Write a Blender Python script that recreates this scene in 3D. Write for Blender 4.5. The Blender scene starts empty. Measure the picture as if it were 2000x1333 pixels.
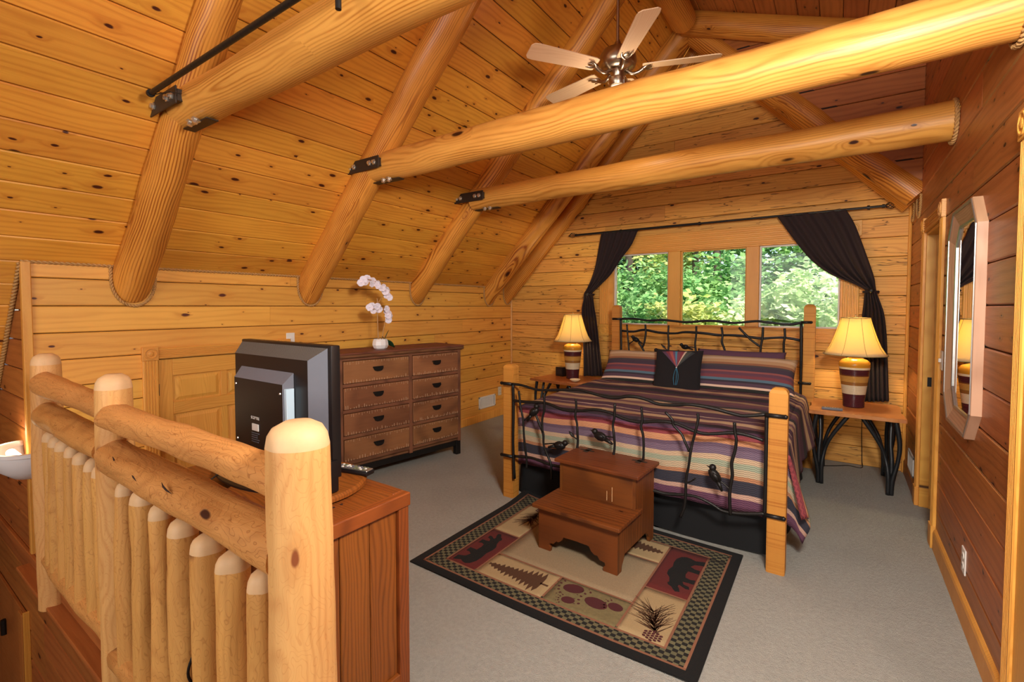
import bpy, bmesh, math, random
from mathutils import Vector, Matrix, noise
random.seed(7)
S = bpy.context.scene
COL = S.collection
R = math.radians
PI = math.pi

# ------------------------------------------------------------------ camera, world, lights
cam_d = bpy.data.cameras.new('camera'); cam = bpy.data.objects.new('camera', cam_d); COL.objects.link(cam)
cam_d.sensor_width = 36.0; cam_d.lens = 925.0/2000*36
cam_d.shift_x = -5.0/2000; cam_d.shift_y = -33.5/2000
cam_d.clip_start = .05; cam_d.clip_end = 200
cam.location = (0, 0, 1.52)
cam.rotation_euler = (R(90-2.105), 0, R(34.451))
S.camera = cam
S.view_settings.view_transform = 'Standard'
S.view_settings.look = 'None'
S.view_settings.gamma = 1
S.view_settings.use_curve_mapping = False
S.view_settings.exposure = 0.27

W = bpy.data.worlds.new('world'); S.world = W; W.use_nodes = True
nt = W.node_tree; nt.nodes.clear()
sky = nt.nodes.new('ShaderNodeTexSky'); sky.sky_type = 'NISHITA'; sky.sun_disc = False
sky.sun_elevation = R(50); sky.sun_rotation = R(120)
bg = nt.nodes.new('ShaderNodeBackground'); bg.inputs['Strength'].default_value = .30
wo = nt.nodes.new('ShaderNodeOutputWorld')
nt.links.new(sky.outputs[0], bg.inputs[0]); nt.links.new(bg.outputs[0], wo.inputs[0])

def light(name, kind, loc, target, power, color, size=1.0, size_y=None):
    l = bpy.data.lights.new(name, kind); l.energy = power; l.color = color
    if kind == 'AREA':
        l.shape = 'RECTANGLE' if size_y else 'SQUARE'; l.size = size
        if size_y: l.size_y = size_y
    o = bpy.data.objects.new(name, l); COL.objects.link(o); o.location = loc
    d = Vector(target)-Vector(loc); o.rotation_euler = d.to_track_quat('-Z', 'Y').to_euler()
    return o
sun = light('sun_light', 'SUN', (6, 0, 10), (2.0, 4.6, 4), 7.0, (1, .95, .85)); sun.data.angle = R(.6)
key = light('key_light', 'AREA', (.28, .75, 2.32), (-1.7, 3.8, .9), 84, (1, .965, .90), .42)
fill = light('fill_light', 'AREA', (-1.2, -2.9, 1.9), (-1.6, 4, 1.5), 100, (1, .975, .93), 2.6, 2.2)

# ------------------------------------------------------------------ materials
def srgb(h):
    if isinstance(h, str):
        h = h.lstrip('#'); c = [int(h[i:i+2], 16)/255 for i in (0, 2, 4)]
    else: c = [v/255 for v in h]
    return tuple(((v/12.92) if v <= .04045 else ((v+.055)/1.055)**2.4) for v in c)+(1,)

class NT:
    def __init__(s, name):
        s.m = bpy.data.materials.new(name); s.m.use_nodes = True; s.t = s.m.node_tree; s.t.nodes.clear()
        s.out = s.n('OutputMaterial'); s.b = s.n('BsdfPrincipled'); s.l(s.b.outputs[0], s.out.inputs[0])
    def n(s, k, **kw):
        nd = s.t.nodes.new('ShaderNode'+k)
        for a, v in kw.items(): setattr(nd, a, v)
        return nd
    def l(s, a, b): s.t.links.new(a, b)
    def put(s, inp, v):
        if isinstance(v, bpy.types.NodeSocket): s.l(v, inp)
        else: inp.default_value = v
    def math(s, op, a, b=None, c=None, clamp=False):
        nd = s.n('Math', operation=op); nd.use_clamp = clamp
        s.put(nd.inputs[0], a)
        if b is not None: s.put(nd.inputs[1], b)
        if c is not None: s.put(nd.inputs[2], c)
        return nd.outputs[0]
    def vec(s, op, a, b=None):
        nd = s.n('VectorMath', operation=op); s.put(nd.inputs[0], a)
        if b is not None: s.put(nd.inputs[1], b)
        return nd.outputs[0]
    def comb(s, x, y, z):
        nd = s.n('CombineXYZ'); s.put(nd.inputs[0], x); s.put(nd.inputs[1], y); s.put(nd.inputs[2], z); return nd.outputs[0]
    def sep(s, v):
        nd = s.n('SeparateXYZ'); s.l(v, nd.inputs[0]); return nd.outputs
    def noise(s, v, scale=1., detail=2., rough=.5):
        nd = s.n('TexNoise'); s.put(nd.inputs['Vector'], v); nd.inputs['Scale'].default_value = scale
        nd.inputs['Detail'].default_value = detail; nd.inputs['Roughness'].default_value = rough
        return nd.outputs[0]
    def mix(s, f, a, b, mode='MIX'):
        nd = s.n('Mix', data_type='RGBA', blend_type=mode)
        s.put(nd.inputs[0], f); s.put(nd.inputs[6], a); s.put(nd.inputs[7], b); return nd.outputs[2]
    def remap(s, v, a, b, c=0., d=1.):
        nd = s.n('MapRange', interpolation_type='SMOOTHSTEP'); s.put(nd.inputs[0], v)
        for i, x in enumerate((a, b, c, d)): s.put(nd.inputs[1+i], x)
        return nd.outputs[0]
    def bump(s, h, st, dist=.01):
        nd = s.n('Bump'); nd.inputs['Strength'].default_value = st; nd.inputs['Distance'].default_value = dist
        s.l(h, nd.inputs['Height']); s.l(nd.outputs[0], s.b.inputs['Normal'])
    def fin(s, col=None, rough=None, metal=None, spec=None):
        if col is not None: s.put(s.b.inputs['Base Color'], col)
        if rough is not None: s.put(s.b.inputs['Roughness'], rough)
        if metal is not None: s.b.inputs['Metallic'].default_value = metal
        if spec is not None: s.b.inputs['Specular IOR Level'].default_value = spec
        return s.m

def plain(name, col, rough=.5, metal=0., var=.0, vscale=30., bump=0.):
    t = NT(name); c = srgb(col)
    tc = t.n('TexCoord')
    nz = t.noise(tc.outputs['Object'], vscale, 4)
    d = tuple(v*(1-var) for v in c[:3])+(1,)
    cc = t.mix(nz, c, d)
    if bump: t.bump(nz, bump, .004)
    return t.fin(cc, rough, metal)

def wood(name, light, dark, knot='#3a1608', kind='board', lines=70., contrast=.6, rough=.42, knots=.55, tint=.16, spec=.4,
         checks=0., scale=1., red=.35, kscale=1., bump=.25, squig=0., saw=0., offc=.13):
    """pine-like wood; the piece's length runs along its local X axis"""
    t = NT(name); tc = t.n('TexCoord'); oi = t.n('ObjectInfo')
    rnd = oi.outputs['Random']
    off = t.comb(t.math('MULTIPLY', rnd, 137.), t.math('MULTIPLY', rnd, 53.), t.math('MULTIPLY', rnd, 11.) if kind == 'board' else 0.)
    P0 = tc.outputs['Object']
    P = t.vec('ADD', P0, off)
    if kind == 'log':
        x0, y0, z0 = t.sep(P0)
        x = t.math('ADD', x0, t.math('MULTIPLY', rnd, 91.))
        nv = t.comb(t.math('MULTIPLY', x, .9*scale), t.math('MULTIPLY', y0, 1.5*scale), t.math('MULTIPLY', z0, 1.5*scale))
        na = t.noise(nv, 1.3, 2); nb = t.noise(t.vec('ADD', nv, (7.3, 3.1, 9.)), 1.3, 2)
        yy = t.math('ADD', t.math('ADD', y0, offc), t.math('MULTIPLY', t.math('SUBTRACT', na, .5), .09*scale))
        zz = t.math('ADD', z0, t.math('MULTIPLY', t.math('SUBTRACT', nb, .5), .09*scale))
        r = t.math('SQRT', t.math('ADD', t.math('MULTIPLY', yy, yy), t.math('MULTIPLY', zz, zz)))
        base = r
        y = yy; kv = t.comb(t.math('MULTIPLY', x, 3.2*kscale), t.math('MULTIPLY', y0, 7.*kscale), t.math('MULTIPLY', z0, 7.*kscale))
        fv = t.comb(t.math('MULTIPLY', x, 6.), t.math('MULTIPLY', y0, 120.), t.math('MULTIPLY', z0, 120.))
    else:
        x, y, z = t.sep(P)
        wob = t.noise(t.comb(t.math('MULTIPLY', x, .9), t.math('MULTIPLY', y, 5.), z), 1.2, 2)
        base = t.math('ADD', y, t.math('MULTIPLY', wob, .16))
        kv = t.comb(t.math('MULTIPLY', x, 3.0*kscale), t.math('MULTIPLY', y, 6.6*kscale), 0.)
        fv = t.comb(t.math('MULTIPLY', x, 5.), t.math('MULTIPLY', y, 130.), t.math('MULTIPLY', z, 60.))
    vo = t.n('TexVoronoi'); vo.inputs['Scale'].default_value = 1.; vo.inputs['Randomness'].default_value = .9
    t.l(t.vec('ADD', kv, t.comb(t.math('MULTIPLY', t.noise(kv, 3.), .12), 0., 0.)), vo.inputs['Vector'])
    if kind == 'board': vo.voronoi_dimensions = '2D'
    d = vo.outputs['Distance']; cr = t.sep(vo.outputs['Color'])
    has = t.math('GREATER_THAN', cr[0], 1-knots)
    if kind == 'board': has = t.math('MULTIPLY', has, t.math('GREATER_THAN', t.noise(t.comb(t.math('MULTIPLY', x, 1.1), t.math('MULTIPLY', y, 2.5), 5.), 1.3, 1), .47))
    size = t.math('MULTIPLY_ADD', t.math('POWER', cr[1], 1.6), .125, .03)
    if kind == 'log': size = t.math('MULTIPLY', size, 1.5)
    halo = t.math('MULTIPLY', t.remap(d, t.math('MULTIPLY', size, 3.6), t.math('MULTIPLY', size, .9)), has)
    core = t.math('MULTIPLY', t.remap(d, size, t.math('MULTIPLY', size, .55)), has)
    ph = t.math('MULTIPLY', t.math('ADD', base, t.math('MULTIPLY', halo, .022)), lines*6.2832)
    ring = t.math('MULTIPLY_ADD', t.math('SINE', ph), .5, .5)
    ring = t.math('POWER', ring, 2.2)
    if kind == 'log':
        md = t.noise(t.comb(t.math('MULTIPLY', x, 1.3), t.math('MULTIPLY', y, 14.), t.math('MULTIPLY', z0, 14.)), 1., 3)
        ring = t.math('MULTIPLY', ring, t.remap(md, .3, .7, .25, 1.35))
    fine = t.noise(fv, 1., 3, .6)
    big = t.noise(t.comb(t.math('MULTIPLY', x, 1.1), t.math('MULTIPLY', y, 4.), 0.), 2., 3)
    f = t.math('ADD', t.math('MULTIPLY', ring, contrast*.62), t.math('MULTIPLY', t.math('SUBTRACT', fine, .35), contrast*.55), clamp=True)
    f = t.math('ADD', f, t.math('MULTIPLY', t.math('SUBTRACT', big, .5), .8), clamp=True)
    if squig:
        sn = t.noise(t.comb(t.math('MULTIPLY', x, 7.), t.math('MULTIPLY', t.sep(P0)[1], 16.), t.math('MULTIPLY', t.sep(P0)[2], 16.)), 1., 2)
        sq = t.remap(t.math('ABSOLUTE', t.math('SINE', t.math('MULTIPLY', sn, 62.))), .35, .0)
        f = t.math('ADD', f, t.math('MULTIPLY', sq, squig), clamp=True)
    if saw:
        sv = t.noise(t.comb(t.math('MULTIPLY', x, 105.), t.math('MULTIPLY', y, 5.), 0.), 1., 2)
        f = t.math('ADD', f, t.math('MULTIPLY', t.remap(sv, .5, .68), saw), clamp=True)
    L, D = srgb(light), srgb(dark)
    col = t.mix(f, L, D)
    tn = t.math('FRACT', t.math('MULTIPLY', rnd, 71.3))
    if tint:
        hs = t.n('HueSaturation'); t.l(col, hs.inputs['Color'])
        t.l(t.math('MULTIPLY_ADD', tn, tint*2, 1-tint), hs.inputs['Value'])
        t.l(t.math('MULTIPLY_ADD', t.math('FRACT', t.math('MULTIPLY', rnd, 317.7)), .012 if kind == 'board' else .004, .494 if kind == 'board' else .497), hs.inputs['Hue'])
        col = hs.outputs[0]
    col = t.mix(t.math('MULTIPLY', halo, red), col, srgb(dark))
    col = t.mix(core, col, srgb(knot))
    h = t.math('SUBTRACT', fine, core)
    if checks:
        cv = t.comb(t.math('MULTIPLY', x, .9), t.math('MULTIPLY', y, 13.), 0.)
        cn = t.noise(cv, 1.6, 2)
        wv = t.math('ABSOLUTE', t.math('SUBTRACT', cn, .5))
        ck = t.math('MULTIPLY', t.remap(wv, .011, .003), t.math('GREATER_THAN', t.noise(t.comb(t.math('MULTIPLY', x, .9), t.math('MULTIPLY', y, 3.), 3.), 2.), 1-checks))
        col = t.mix(t.math('MULTIPLY', ck, .75), col, srgb('#4a2009'))
        h = t.math('SUBTRACT', h, t.math('MULTIPLY', ck, 2.))
    t.bump(h, bump, .003)
    return t.fin(col, t.math('MULTIPLY_ADD', fine, .15, rough), None, spec)

M = {}
M['ceil'] = wood('ceiling_pine', '#e19b39', '#b4601a', lines=30, contrast=.5, knots=.7, kscale=1.5, tint=.14, rough=.36, knot='#4a1c0a')
M['knee'] = wood('knee_wall_pine', '#e6a94c', '#c27a2c', lines=24, contrast=.42, knots=.7, kscale=1.5, tint=.10, rough=.4, knot='#5a2a1c')
M['back'] = wood('back_wall_pine', '#e1a34c', '#b66d24', lines=34, contrast=.55, knots=.3, kscale=1.2, tint=.11, checks=.55, rough=.5)
M['right'] = wood('right_wall_shaded_red', '#ae6733', '#773a17', lines=22, contrast=.5, knots=.6, kscale=1.6, tint=.13, rough=.33, knot='#35130a')  # reddish planks; the shade on the right side is darkened into the colour
M['stair'] = wood('stairwell_shaded_red', '#a5622f', '#7a3b18', lines=20, contrast=.5, knots=.42, tint=.10, rough=.4)  # reddish boards, with the shadow over the stairwell put into their dark tone
M['trim'] = wood('oak_trim', '#dfa047', '#bb7422', lines=90, contrast=.5, knots=.03, tint=.04, rough=.4)
M['rafter'] = wood('rafter_log', '#dc953c', '#904710', kind='log', lines=75, contrast=1.15, knots=.2, tint=.05, rough=.32, bump=.35)
M['beam'] = wood('beam_log', '#e3a24c', '#ad6620', kind='log', lines=80, contrast=.9, knots=.25, tint=.02, rough=.35)
M['rail'] = wood('peeled_rail_log', '#cf9250', '#8f5322', kind='log', lines=70, contrast=.35, knots=.25, tint=.05, rough=.45, scale=2.0, bump=.5, squig=.55)
M['post'] = wood('peeled_post_log', '#dfa865', '#bb783c', kind='log', lines=60, contrast=.5, knots=.25, tint=.02, rough=.45, scale=1.8, knot='#8a4a25', squig=.30)
M['balus'] = wood('baluster_log', '#d9a056', '#ad7034', kind='log', lines=70, contrast=.4, knots=.4, tint=.06, rough=.45, scale=1.8, knot='#6a3418', squig=.45)
M['endgrain'] = plain('cut_end', '#e4b987', .6, 0, .15, 60)
M['console'] = wood('console_cherry', '#8f4c1a', '#57280b', lines=60, contrast=.75, knots=.02, tint=.09, rough=.38, spec=.45)
M['stool'] = wood('stool_stain', '#733d17', '#3a1908', lines=30, contrast=.8, knots=.35, tint=.06, rough=.35, spec=.45, knot='#2a0d05')
M['table'] = wood('table_wood', '#c98a4c', '#8e4a20', lines=30, contrast=.6, knots=.12, tint=.05, rough=.32, spec=.5)
M['tablered'] = wood('red_table_wood', '#a55c30', '#7c3a1a', lines=30, contrast=.6, knots=.12, tint=.05, rough=.32, spec=.5)
M['bedpost'] = wood('bed_post_wood', '#c58536', '#a8651f', lines=12, contrast=.35, knots=.2, tint=.03, rough=.55, saw=.75)
M['dressfr'] = wood('dresser_frame', '#7d5034', '#482a1a', lines=60, contrast=.8, knots=.05, tint=.1, rough=.55)
M['dresser'] = wood('dresser_front', '#93613b', '#5f3821', lines=34, contrast=.8, knots=.1, tint=.12, rough=.5)
M['dresstop'] = wood('dresser_top', '#7c4433', '#4a2119', lines=50, contrast=.9, knots=.05, tint=.1, rough=.5)
M['iron'] = plain('black_iron', '#2b2826', .45, .6, .3, 60, .3)
M['steel'] = plain('bracket_steel', '#4a4038', .5, .7, .2, 40)
M['bolt'] = plain('zinc_bolt', '#d8d2c8', .3, .9)
M['chrome'] = plain('brushed_nickel', '#b8a894', .28, 1.)
M['blkpl'] = plain('black_plastic', '#141113', .38, 0, .1)
M['greypl'] = plain('grey_plastic', '#62636c', .5, 0, .1)
M['dark'] = plain('dark_backing', '#2a1408', .8)
M['white'] = plain('white_plastic', '#e6e2da', .4)
M['ivory'] = plain('ivory_plate', '#dcd2b8', .4)
M['ceramic'] = plain('white_ceramic', '#ece8e6', .35)
M['petal'] = plain('white_petal', '#efe6f2', .6, 0, .08)
M['leaf'] = plain('orchid_leaf', '#20482c', .35, 0, .3)
M['stem'] = plain('bamboo_stem', '#b98a52', .5)
M['twig'] = plain('black_twig', '#1f2022', .4, 0, .4, 25, .5)
M['skirt'] = plain('black_skirt_cloth', '#08080a', .9, 0, .3, 40)
M['curtain'] = plain('curtain_cloth', '#2a1919', .95, 0, .25, 200, .2)
M['blackcloth'] = plain('black_pillow_cloth', '#171113', .95, 0, .2, 200)
M['teal'] = plain('teal_cord', '#3c7f9c', .8)
M['mirror'] = plain('mirror_glass', '#f2f2f2', .015, 1.)
M['silver'] = plain('silver_bead', '#b9b6b0', .3, .85, .3, 80)
M['orangerim'] = plain('orange_thread', '#8c5c42', .9, 0, .4, 250)
M['rugblack'] = plain('rug_black', '#0c0a09', 1, 0, .4, 200, .5)
M['rugtan'] = plain('rug_tan', '#a58c64', 1, 0, .25, 160, .5)
M['rugcentre'] = plain('rug_centre', '#988263', 1, 0, .35, 120, .5)
M['rugolive'] = plain('rug_olive', '#7b6d48', 1, 0, .45, 60, .5)
M['rugred'] = plain('rug_red', '#5c1d19', 1, 0, .2, 160, .5)
M['rugbrown'] = plain('rug_brown', '#54341c', 1, 0, .5, 200)
M['rugmaroon'] = plain('rug_maroon', '#4a1a1c', 1, 0, .2, 200)
M['rugsage'] = plain('rug_sage', '#6f7254', 1, 0, .3, 200)
M['rope'] = plain('jute_rope', '#cc9a5c', .9, 0, .4, 120, .5)
M['vinyl'] = plain('window_vinyl', '#d9cdbf', .5)

t = NT('carpet'); tc = t.n('TexCoord'); n1 = t.noise(tc.outputs['Object'], 260, 2); n2 = t.noise(tc.outputs['Object'], 2.2, 4); n3 = t.noise(tc.outputs['Object'], 45, 3, .7)
c = t.mix(t.math('ADD', t.math('MULTIPLY', n1, .5), t.math('MULTIPLY', n3, .5)), srgb('#c2c0b6'), srgb('#807d75'))
c = t.mix(t.math('MULTIPLY', t.remap(n2, .4, .75), .25), c, srgb('#85827a'))
t.bump(t.math('ADD', n1, n3), .7, .012); M['carpet'] = t.fin(c, 1., None, .1)

def ramp_mat(name, coord, stops, rough=.9, chev=0., period=None, bump=.2):
    """constant colour bands along UV y (cloth) or object z (glaze)"""
    t = NT(name); tc = t.n('TexCoord')
    s3 = t.sep(tc.outputs['UV' if coord == 'uv' else 'Object'])
    u = s3[0]; v = s3[1] if coord == 'uv' else s3[2]
    lo, hi = stops[0][0], stops[-1][0]
    if chev:
        tri = t.math('PINGPONG', t.math('MULTIPLY', u, 60.), 1.)
        v = t.math('ADD', v, t.math('MULTIPLY', t.math('SUBTRACT', t.noise(t.comb(t.math('MULTIPLY', u, 2.), t.math('MULTIPLY', v, 5.), 0.), 2.), .5), .012))
    f = t.math('DIVIDE', t.math('SUBTRACT', v, lo), hi-lo)
    cr = t.n('ValToRGB'); cr.color_ramp.interpolation = 'CONSTANT'
    els = cr.color_ramp.elements
    st = stops[:-1]
    els[0].position = 0; els[0].color = srgb(st[0][1])
    els[1].position = (st[1][0]-lo)/(hi-lo); els[1].color = srgb(st[1][1])
    for p, c in st[2:]:
        e = els.new((p-lo)/(hi-lo)); e.color = srgb(c)
    t.l(f, cr.inputs[0]); col = cr.outputs[0]
    if period:
        v0, per, st2 = period
        c2 = t.n('ValToRGB'); c2.color_ramp.interpolation = 'CONSTANT'; e2 = c2.color_ramp.elements
        e2[0].position = 0; e2[0].color = srgb(st2[0][1]); e2[1].position = st2[1][0]/per; e2[1].color = srgb(st2[1][1])
        for p, c in st2[2:]: e = e2.new(p/per); e.color = srgb(c)
        t.l(t.math('FRACT', t.math('DIVIDE', t.math('SUBTRACT', v, v0), per)), c2.inputs[0])
        col = t.mix(t.math('GREATER_THAN', v, v0), col, c2.outputs[0])
    if chev:
        z = t.math('SINE', t.math('ADD', t.math('MULTIPLY', v, 560.), t.math('MULTIPLY', tri, 3.)))
        k = t.math('MULTIPLY', t.remap(z, .1, .6), chev)
        col = t.mix(k, col, srgb('#2f2530'))
        t.bump(t.math('ADD', z, t.noise(tc.outputs['UV'], 300.)), bump, .004)
    return t.fin(col, rough, None, .2)
# ------------------------------------------------------------------ helpers
def link(name, me, mat=None, parent=None, loc=None, mtx=None):
    o = bpy.data.objects.new(name, me); COL.objects.link(o)
    if mat is not None and not me.materials: me.materials.append(M[mat] if isinstance(mat, str) else mat)
    if mtx is not None: o.matrix_world = mtx
    if loc is not None: o.location = loc
    if parent is not None: o.parent = parent
    return o
def tag(o, label, cat, group=None, kind=None):
    o['label'] = label; o['category'] = cat
    if group: o['group'] = group
    if kind: o['kind'] = kind
    return o
def empty(name, loc, label=None, cat=None, rz=0, group=None):
    o = bpy.data.objects.new(name, None); COL.objects.link(o); o.location = loc; o.rotation_euler = (0, 0, rz); o.empty_display_size = .1
    if label: tag(o, label, cat, group)
    return o
def copy_tree(o, parent=None):
    c = o.copy(); COL.objects.link(c); c.parent = parent
    for ch in list(o.children): copy_tree(ch, c)
    return c

class MB:
    def __init__(s): s.bm = bmesh.new(); s.uv = None
    def box(s, x0, x1, y0, y1, z0, z1, bev=0., mtx=None, seg=1):
        r = bmesh.ops.create_cube(s.bm, size=1.0); vs = r['verts']
        bmesh.ops.scale(s.bm, vec=(x1-x0, y1-y0, z1-z0), verts=vs)
        bmesh.ops.translate(s.bm, vec=((x0+x1)/2, (y0+y1)/2, (z0+z1)/2), verts=vs)
        if bev:
            es = list({e for v in vs for e in v.link_edges})
            r2 = bmesh.ops.bevel(s.bm, geom=es, offset=bev, segments=seg, affect='EDGES', profile=.6)
            vs = list({v for f in r2['faces'] for v in f.verts} | {v for v in vs if v.is_valid})
        if mtx is not None: bmesh.ops.transform(s.bm, matrix=mtx, verts=vs)
        return s
    def prism(s, poly, axis, a, b, mtx=None):
        """polygon (2D) extruded along axis 0/1/2 from a to b"""
        def p3(p, h):
            q = list(p); q.insert(axis, h); return q
        n = len(poly)
        va = [s.bm.verts.new(p3(p, a)) for p in poly]; vb = [s.bm.verts.new(p3(p, b)) for p in poly]
        s.bm.faces.new(va); s.bm.faces.new(vb[::-1])
        for i in range(n): s.bm.faces.new((va[i], vb[i], vb[(i+1) % n], va[(i+1) % n]))
        if mtx is not None: bmesh.ops.transform(s.bm, matrix=mtx, verts=va+vb)
        return s
    def tube(s, pts, r, seg=8, cap=True, smooth=0, sq=1.0):
        pts = [Vector(p) for p in pts]
        rs = list(r) if hasattr(r, '__len__') else [r]*len(pts)
        if smooth:
            np_, nr = [], []
            for i in range(len(pts)-1):
                p0 = pts[max(i-1, 0)]; p1 = pts[i]; p2 = pts[i+1]; p3 = pts[min(i+2, len(pts)-1)]
                for k in range(smooth):
                    t = k/smooth
                    np_.append(.5*((2*p1)+(-p0+p2)*t+(2*p0-5*p1+4*p2-p3)*t*t+(-p0+3*p1-3*p2+p3)*t**3)); nr.append(rs[i]*(1-t)+rs[i+1]*t)
            np_.append(pts[-1]); nr.append(rs[-1]); pts, rs = np_, nr
        rings = []; up = None
        for i, p in enumerate(pts):
            d = (pts[min(i+1, len(pts)-1)]-pts[max(i-1, 0)])
            d = d.normalized() if d.length > 1e-9 else Vector((0, 0, 1))
            if up is None: up = d.orthogonal().normalized()
            up = (up-d*up.dot(d)); up = up.normalized() if up.length > 1e-6 else d.orthogonal().normalized()
            w = d.cross(up)
            rings.append([s.bm.verts.new(p+(up*math.cos(2*PI*k/seg)+w*math.sin(2*PI*k/seg)*sq)*rs[i]) for k in range(seg)])
        for a, b in zip(rings, rings[1:]):
            for k in range(seg): s.bm.faces.new((a[k], a[(k+1) % seg], b[(k+1) % seg], b[k]))
        if cap: s.bm.faces.new(rings[0][::-1]); s.bm.faces.new(rings[-1])
        return s
    def lathe(s, prof, seg=32, c=(0, 0, 0), cap=True, a0=0.):
        rings = []
        for r, z in prof:
            if r < 1e-5: rings.append([s.bm.verts.new((c[0], c[1], c[2]+z))])
            else: rings.append([s.bm.verts.new((c[0]+r*math.cos(a0+2*PI*k/seg), c[1]+r*math.sin(a0+2*PI*k/seg), c[2]+z)) for k in range(seg)])
        for a, b in zip(rings, rings[1:]):
            if len(a) == 1 and len(b) == 1: continue
            for k in range(seg):
                k2 = (k+1) % seg
                if len(a) == 1: s.bm.faces.new((a[0], b[k2], b[k]))
                elif len(b) == 1: s.bm.faces.new((a[k], a[k2], b[0]))
                else: s.bm.faces.new((a[k], a[k2], b[k2], b[k]))
        if cap:
            if len(rings[0]) > 1: s.bm.faces.new(rings[0][::-1])
            if len(rings[-1]) > 1: s.bm.faces.new(rings[-1])
        return s
    def grid(s, nu, nv, fn, uvf=None, closed=False):
        V = [[s.bm.verts.new(fn(i/nu, j/nv)) for j in range(nv+1)] for i in range(nu+1)]
        if uvf and s.uv is None: s.uv = s.bm.loops.layers.uv.new('uv')
        for i in range(nu):
            for j in range(nv):
                f = s.bm.faces.new((V[i][j], V[i+1][j], V[i+1][j+1], V[i][j+1]))
                if uvf:
                    for lp, (a, b) in zip(f.loops, ((i, j), (i+1, j), (i+1, j+1), (i, j+1))): lp[s.uv].uv = uvf(a/nu, b/nv)
        return s
    def ico(s, c, r, sub=1, sc=(1, 1, 1), rot=None):
        rr = bmesh.ops.create_icosphere(s.bm, subdivisions=sub, radius=r); vs = rr['verts']
        m = Matrix.Translation(c) @ (rot.to_4x4() if rot is not None else Matrix()) @ Matrix.Diagonal((*sc, 1))
        bmesh.ops.transform(s.bm, matrix=m, verts=vs); return s
    def mesh(s, name, smooth=False, angle=None, norm=True):
        me = bpy.data.meshes.new(name)
        if norm: bmesh.ops.recalc_face_normals(s.bm, faces=s.bm.faces)
        s.bm.to_mesh(me); s.bm.free()
        if smooth:
            for p in me.polygons: p.use_smooth = True
            if angle is not None:
                me.set_sharp_from_angle(angle=R(angle))
        return me
    def build(s, name, mat, parent=None, loc=None, mtx=None, smooth=False, angle=None, norm=True):
        return link(name, s.mesh(name, smooth, angle, norm), mat, parent, loc, mtx)

_bc = {}
def board(parent, p, dl, dw, L, w, mat, t=.018, c=.0055, name='board', lift=0., gap=.0022):
    """one plank: length along dl, width along dw, face towards dl x dw"""
    L = round(L, 3); w = round(w, 3); key = (L, w, t, c, mat, gap)
    if key not in _bc:
        g = gap; prof = [(g, -t), (g, -c), (g+c, 0), (w-g-c, 0), (w-g, -c), (w-g, -t)]
        b = MB(); b.prism(prof, 0, .0008, L-.0008); me = b.mesh('plank'); me.materials.append(M[mat]); _bc[key] = me
    dl = Vector(dl).normalized(); dw = Vector(dw).normalized(); n = dl.cross(dw)
    m = Matrix((dl, dw, n)).transposed().to_4x4(); m.translation = Vector(p)+n*(lift+random.uniform(0, .0012))
    return link(name, _bc[key], None, parent, None, m)

def splits(a, b, lo=1.6, hi=4.2):
    o = [a]; x = a+random.uniform(.5, hi)
    while x < b-.4: o.append(x); x += random.uniform(lo, hi)
    o.append(b); return o

def log(name, p0, p1, r0, r1, mat, parent=None, seg=28, n=28, wob=.006, dome0=0., dome1=0., endmat=None, bend=0., roll=0.):
    p0 = Vector(p0); p1 = Vector(p1); L = (p1-p0).length; d = (p1-p0).normalized()
    q = d.to_track_quat('X', 'Z'); mtx = Matrix.Translation(p0) @ q.to_matrix().to_4x4() @ Matrix.Rotation(roll, 4, 'X')
    b = MB(); bm = b.bm; sd = random.uniform(0, 99); rings = []
    xs = [0]; rr = [1]
    if dome0: xs = [0, .25*dome0, .55*dome0, dome0]; rr = [.45, .8, .94, 1.]
    m = n; a0 = xs[-1]; a1 = L-(dome1 or 0)
    for i in range(1, m): xs.append(a0+(a1-a0)*i/m); rr.append(1)
    if dome1: xs += [L-dome1, L-.55*dome1, L-.25*dome1, L]; rr += [1, .94, .8, .45]
    else: xs.append(L); rr.append(1)
    for x, k in zip(xs, rr):
        base = (r0+(r1-r0)*x/L)*k; ring = []
        for j in range(seg):
            a = 2*PI*j/seg
            w = noise.noise(Vector((x*1.6+sd, math.cos(a)*.8, math.sin(a)*.8)))*wob*2+noise.noise(Vector((x*6+sd, math.cos(a)*1.6, math.sin(a)*1.6)))*wob*.8
            rad = base+w*k
            ring.append(bm.verts.new((x, rad*math.cos(a)+bend*math.sin(PI*x/L), rad*math.sin(a))))
        rings.append(ring)
    for a, c in zip(rings, rings[1:]):
        for j in range(seg): bm.faces.new((a[j], a[(j+1) % seg], c[(j+1) % seg], c[j]))
    f0 = bm.faces.new(rings[0][::-1]); f1 = bm.faces.new(rings[-1])
    if endmat: f0.material_index = 1; f1.material_index = 1
    if endmat and dome1:
        for f in bm.faces:
            if min(v.co.x for v in f.verts) >= L-dome1-1e-4: f.material_index = 1
    me = b.mesh(name, True, 50); me.materials.append(M[mat])
    if endmat: me.materials.append(M[endmat])
    return link(name, me, None, parent, None, mtx)

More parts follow.
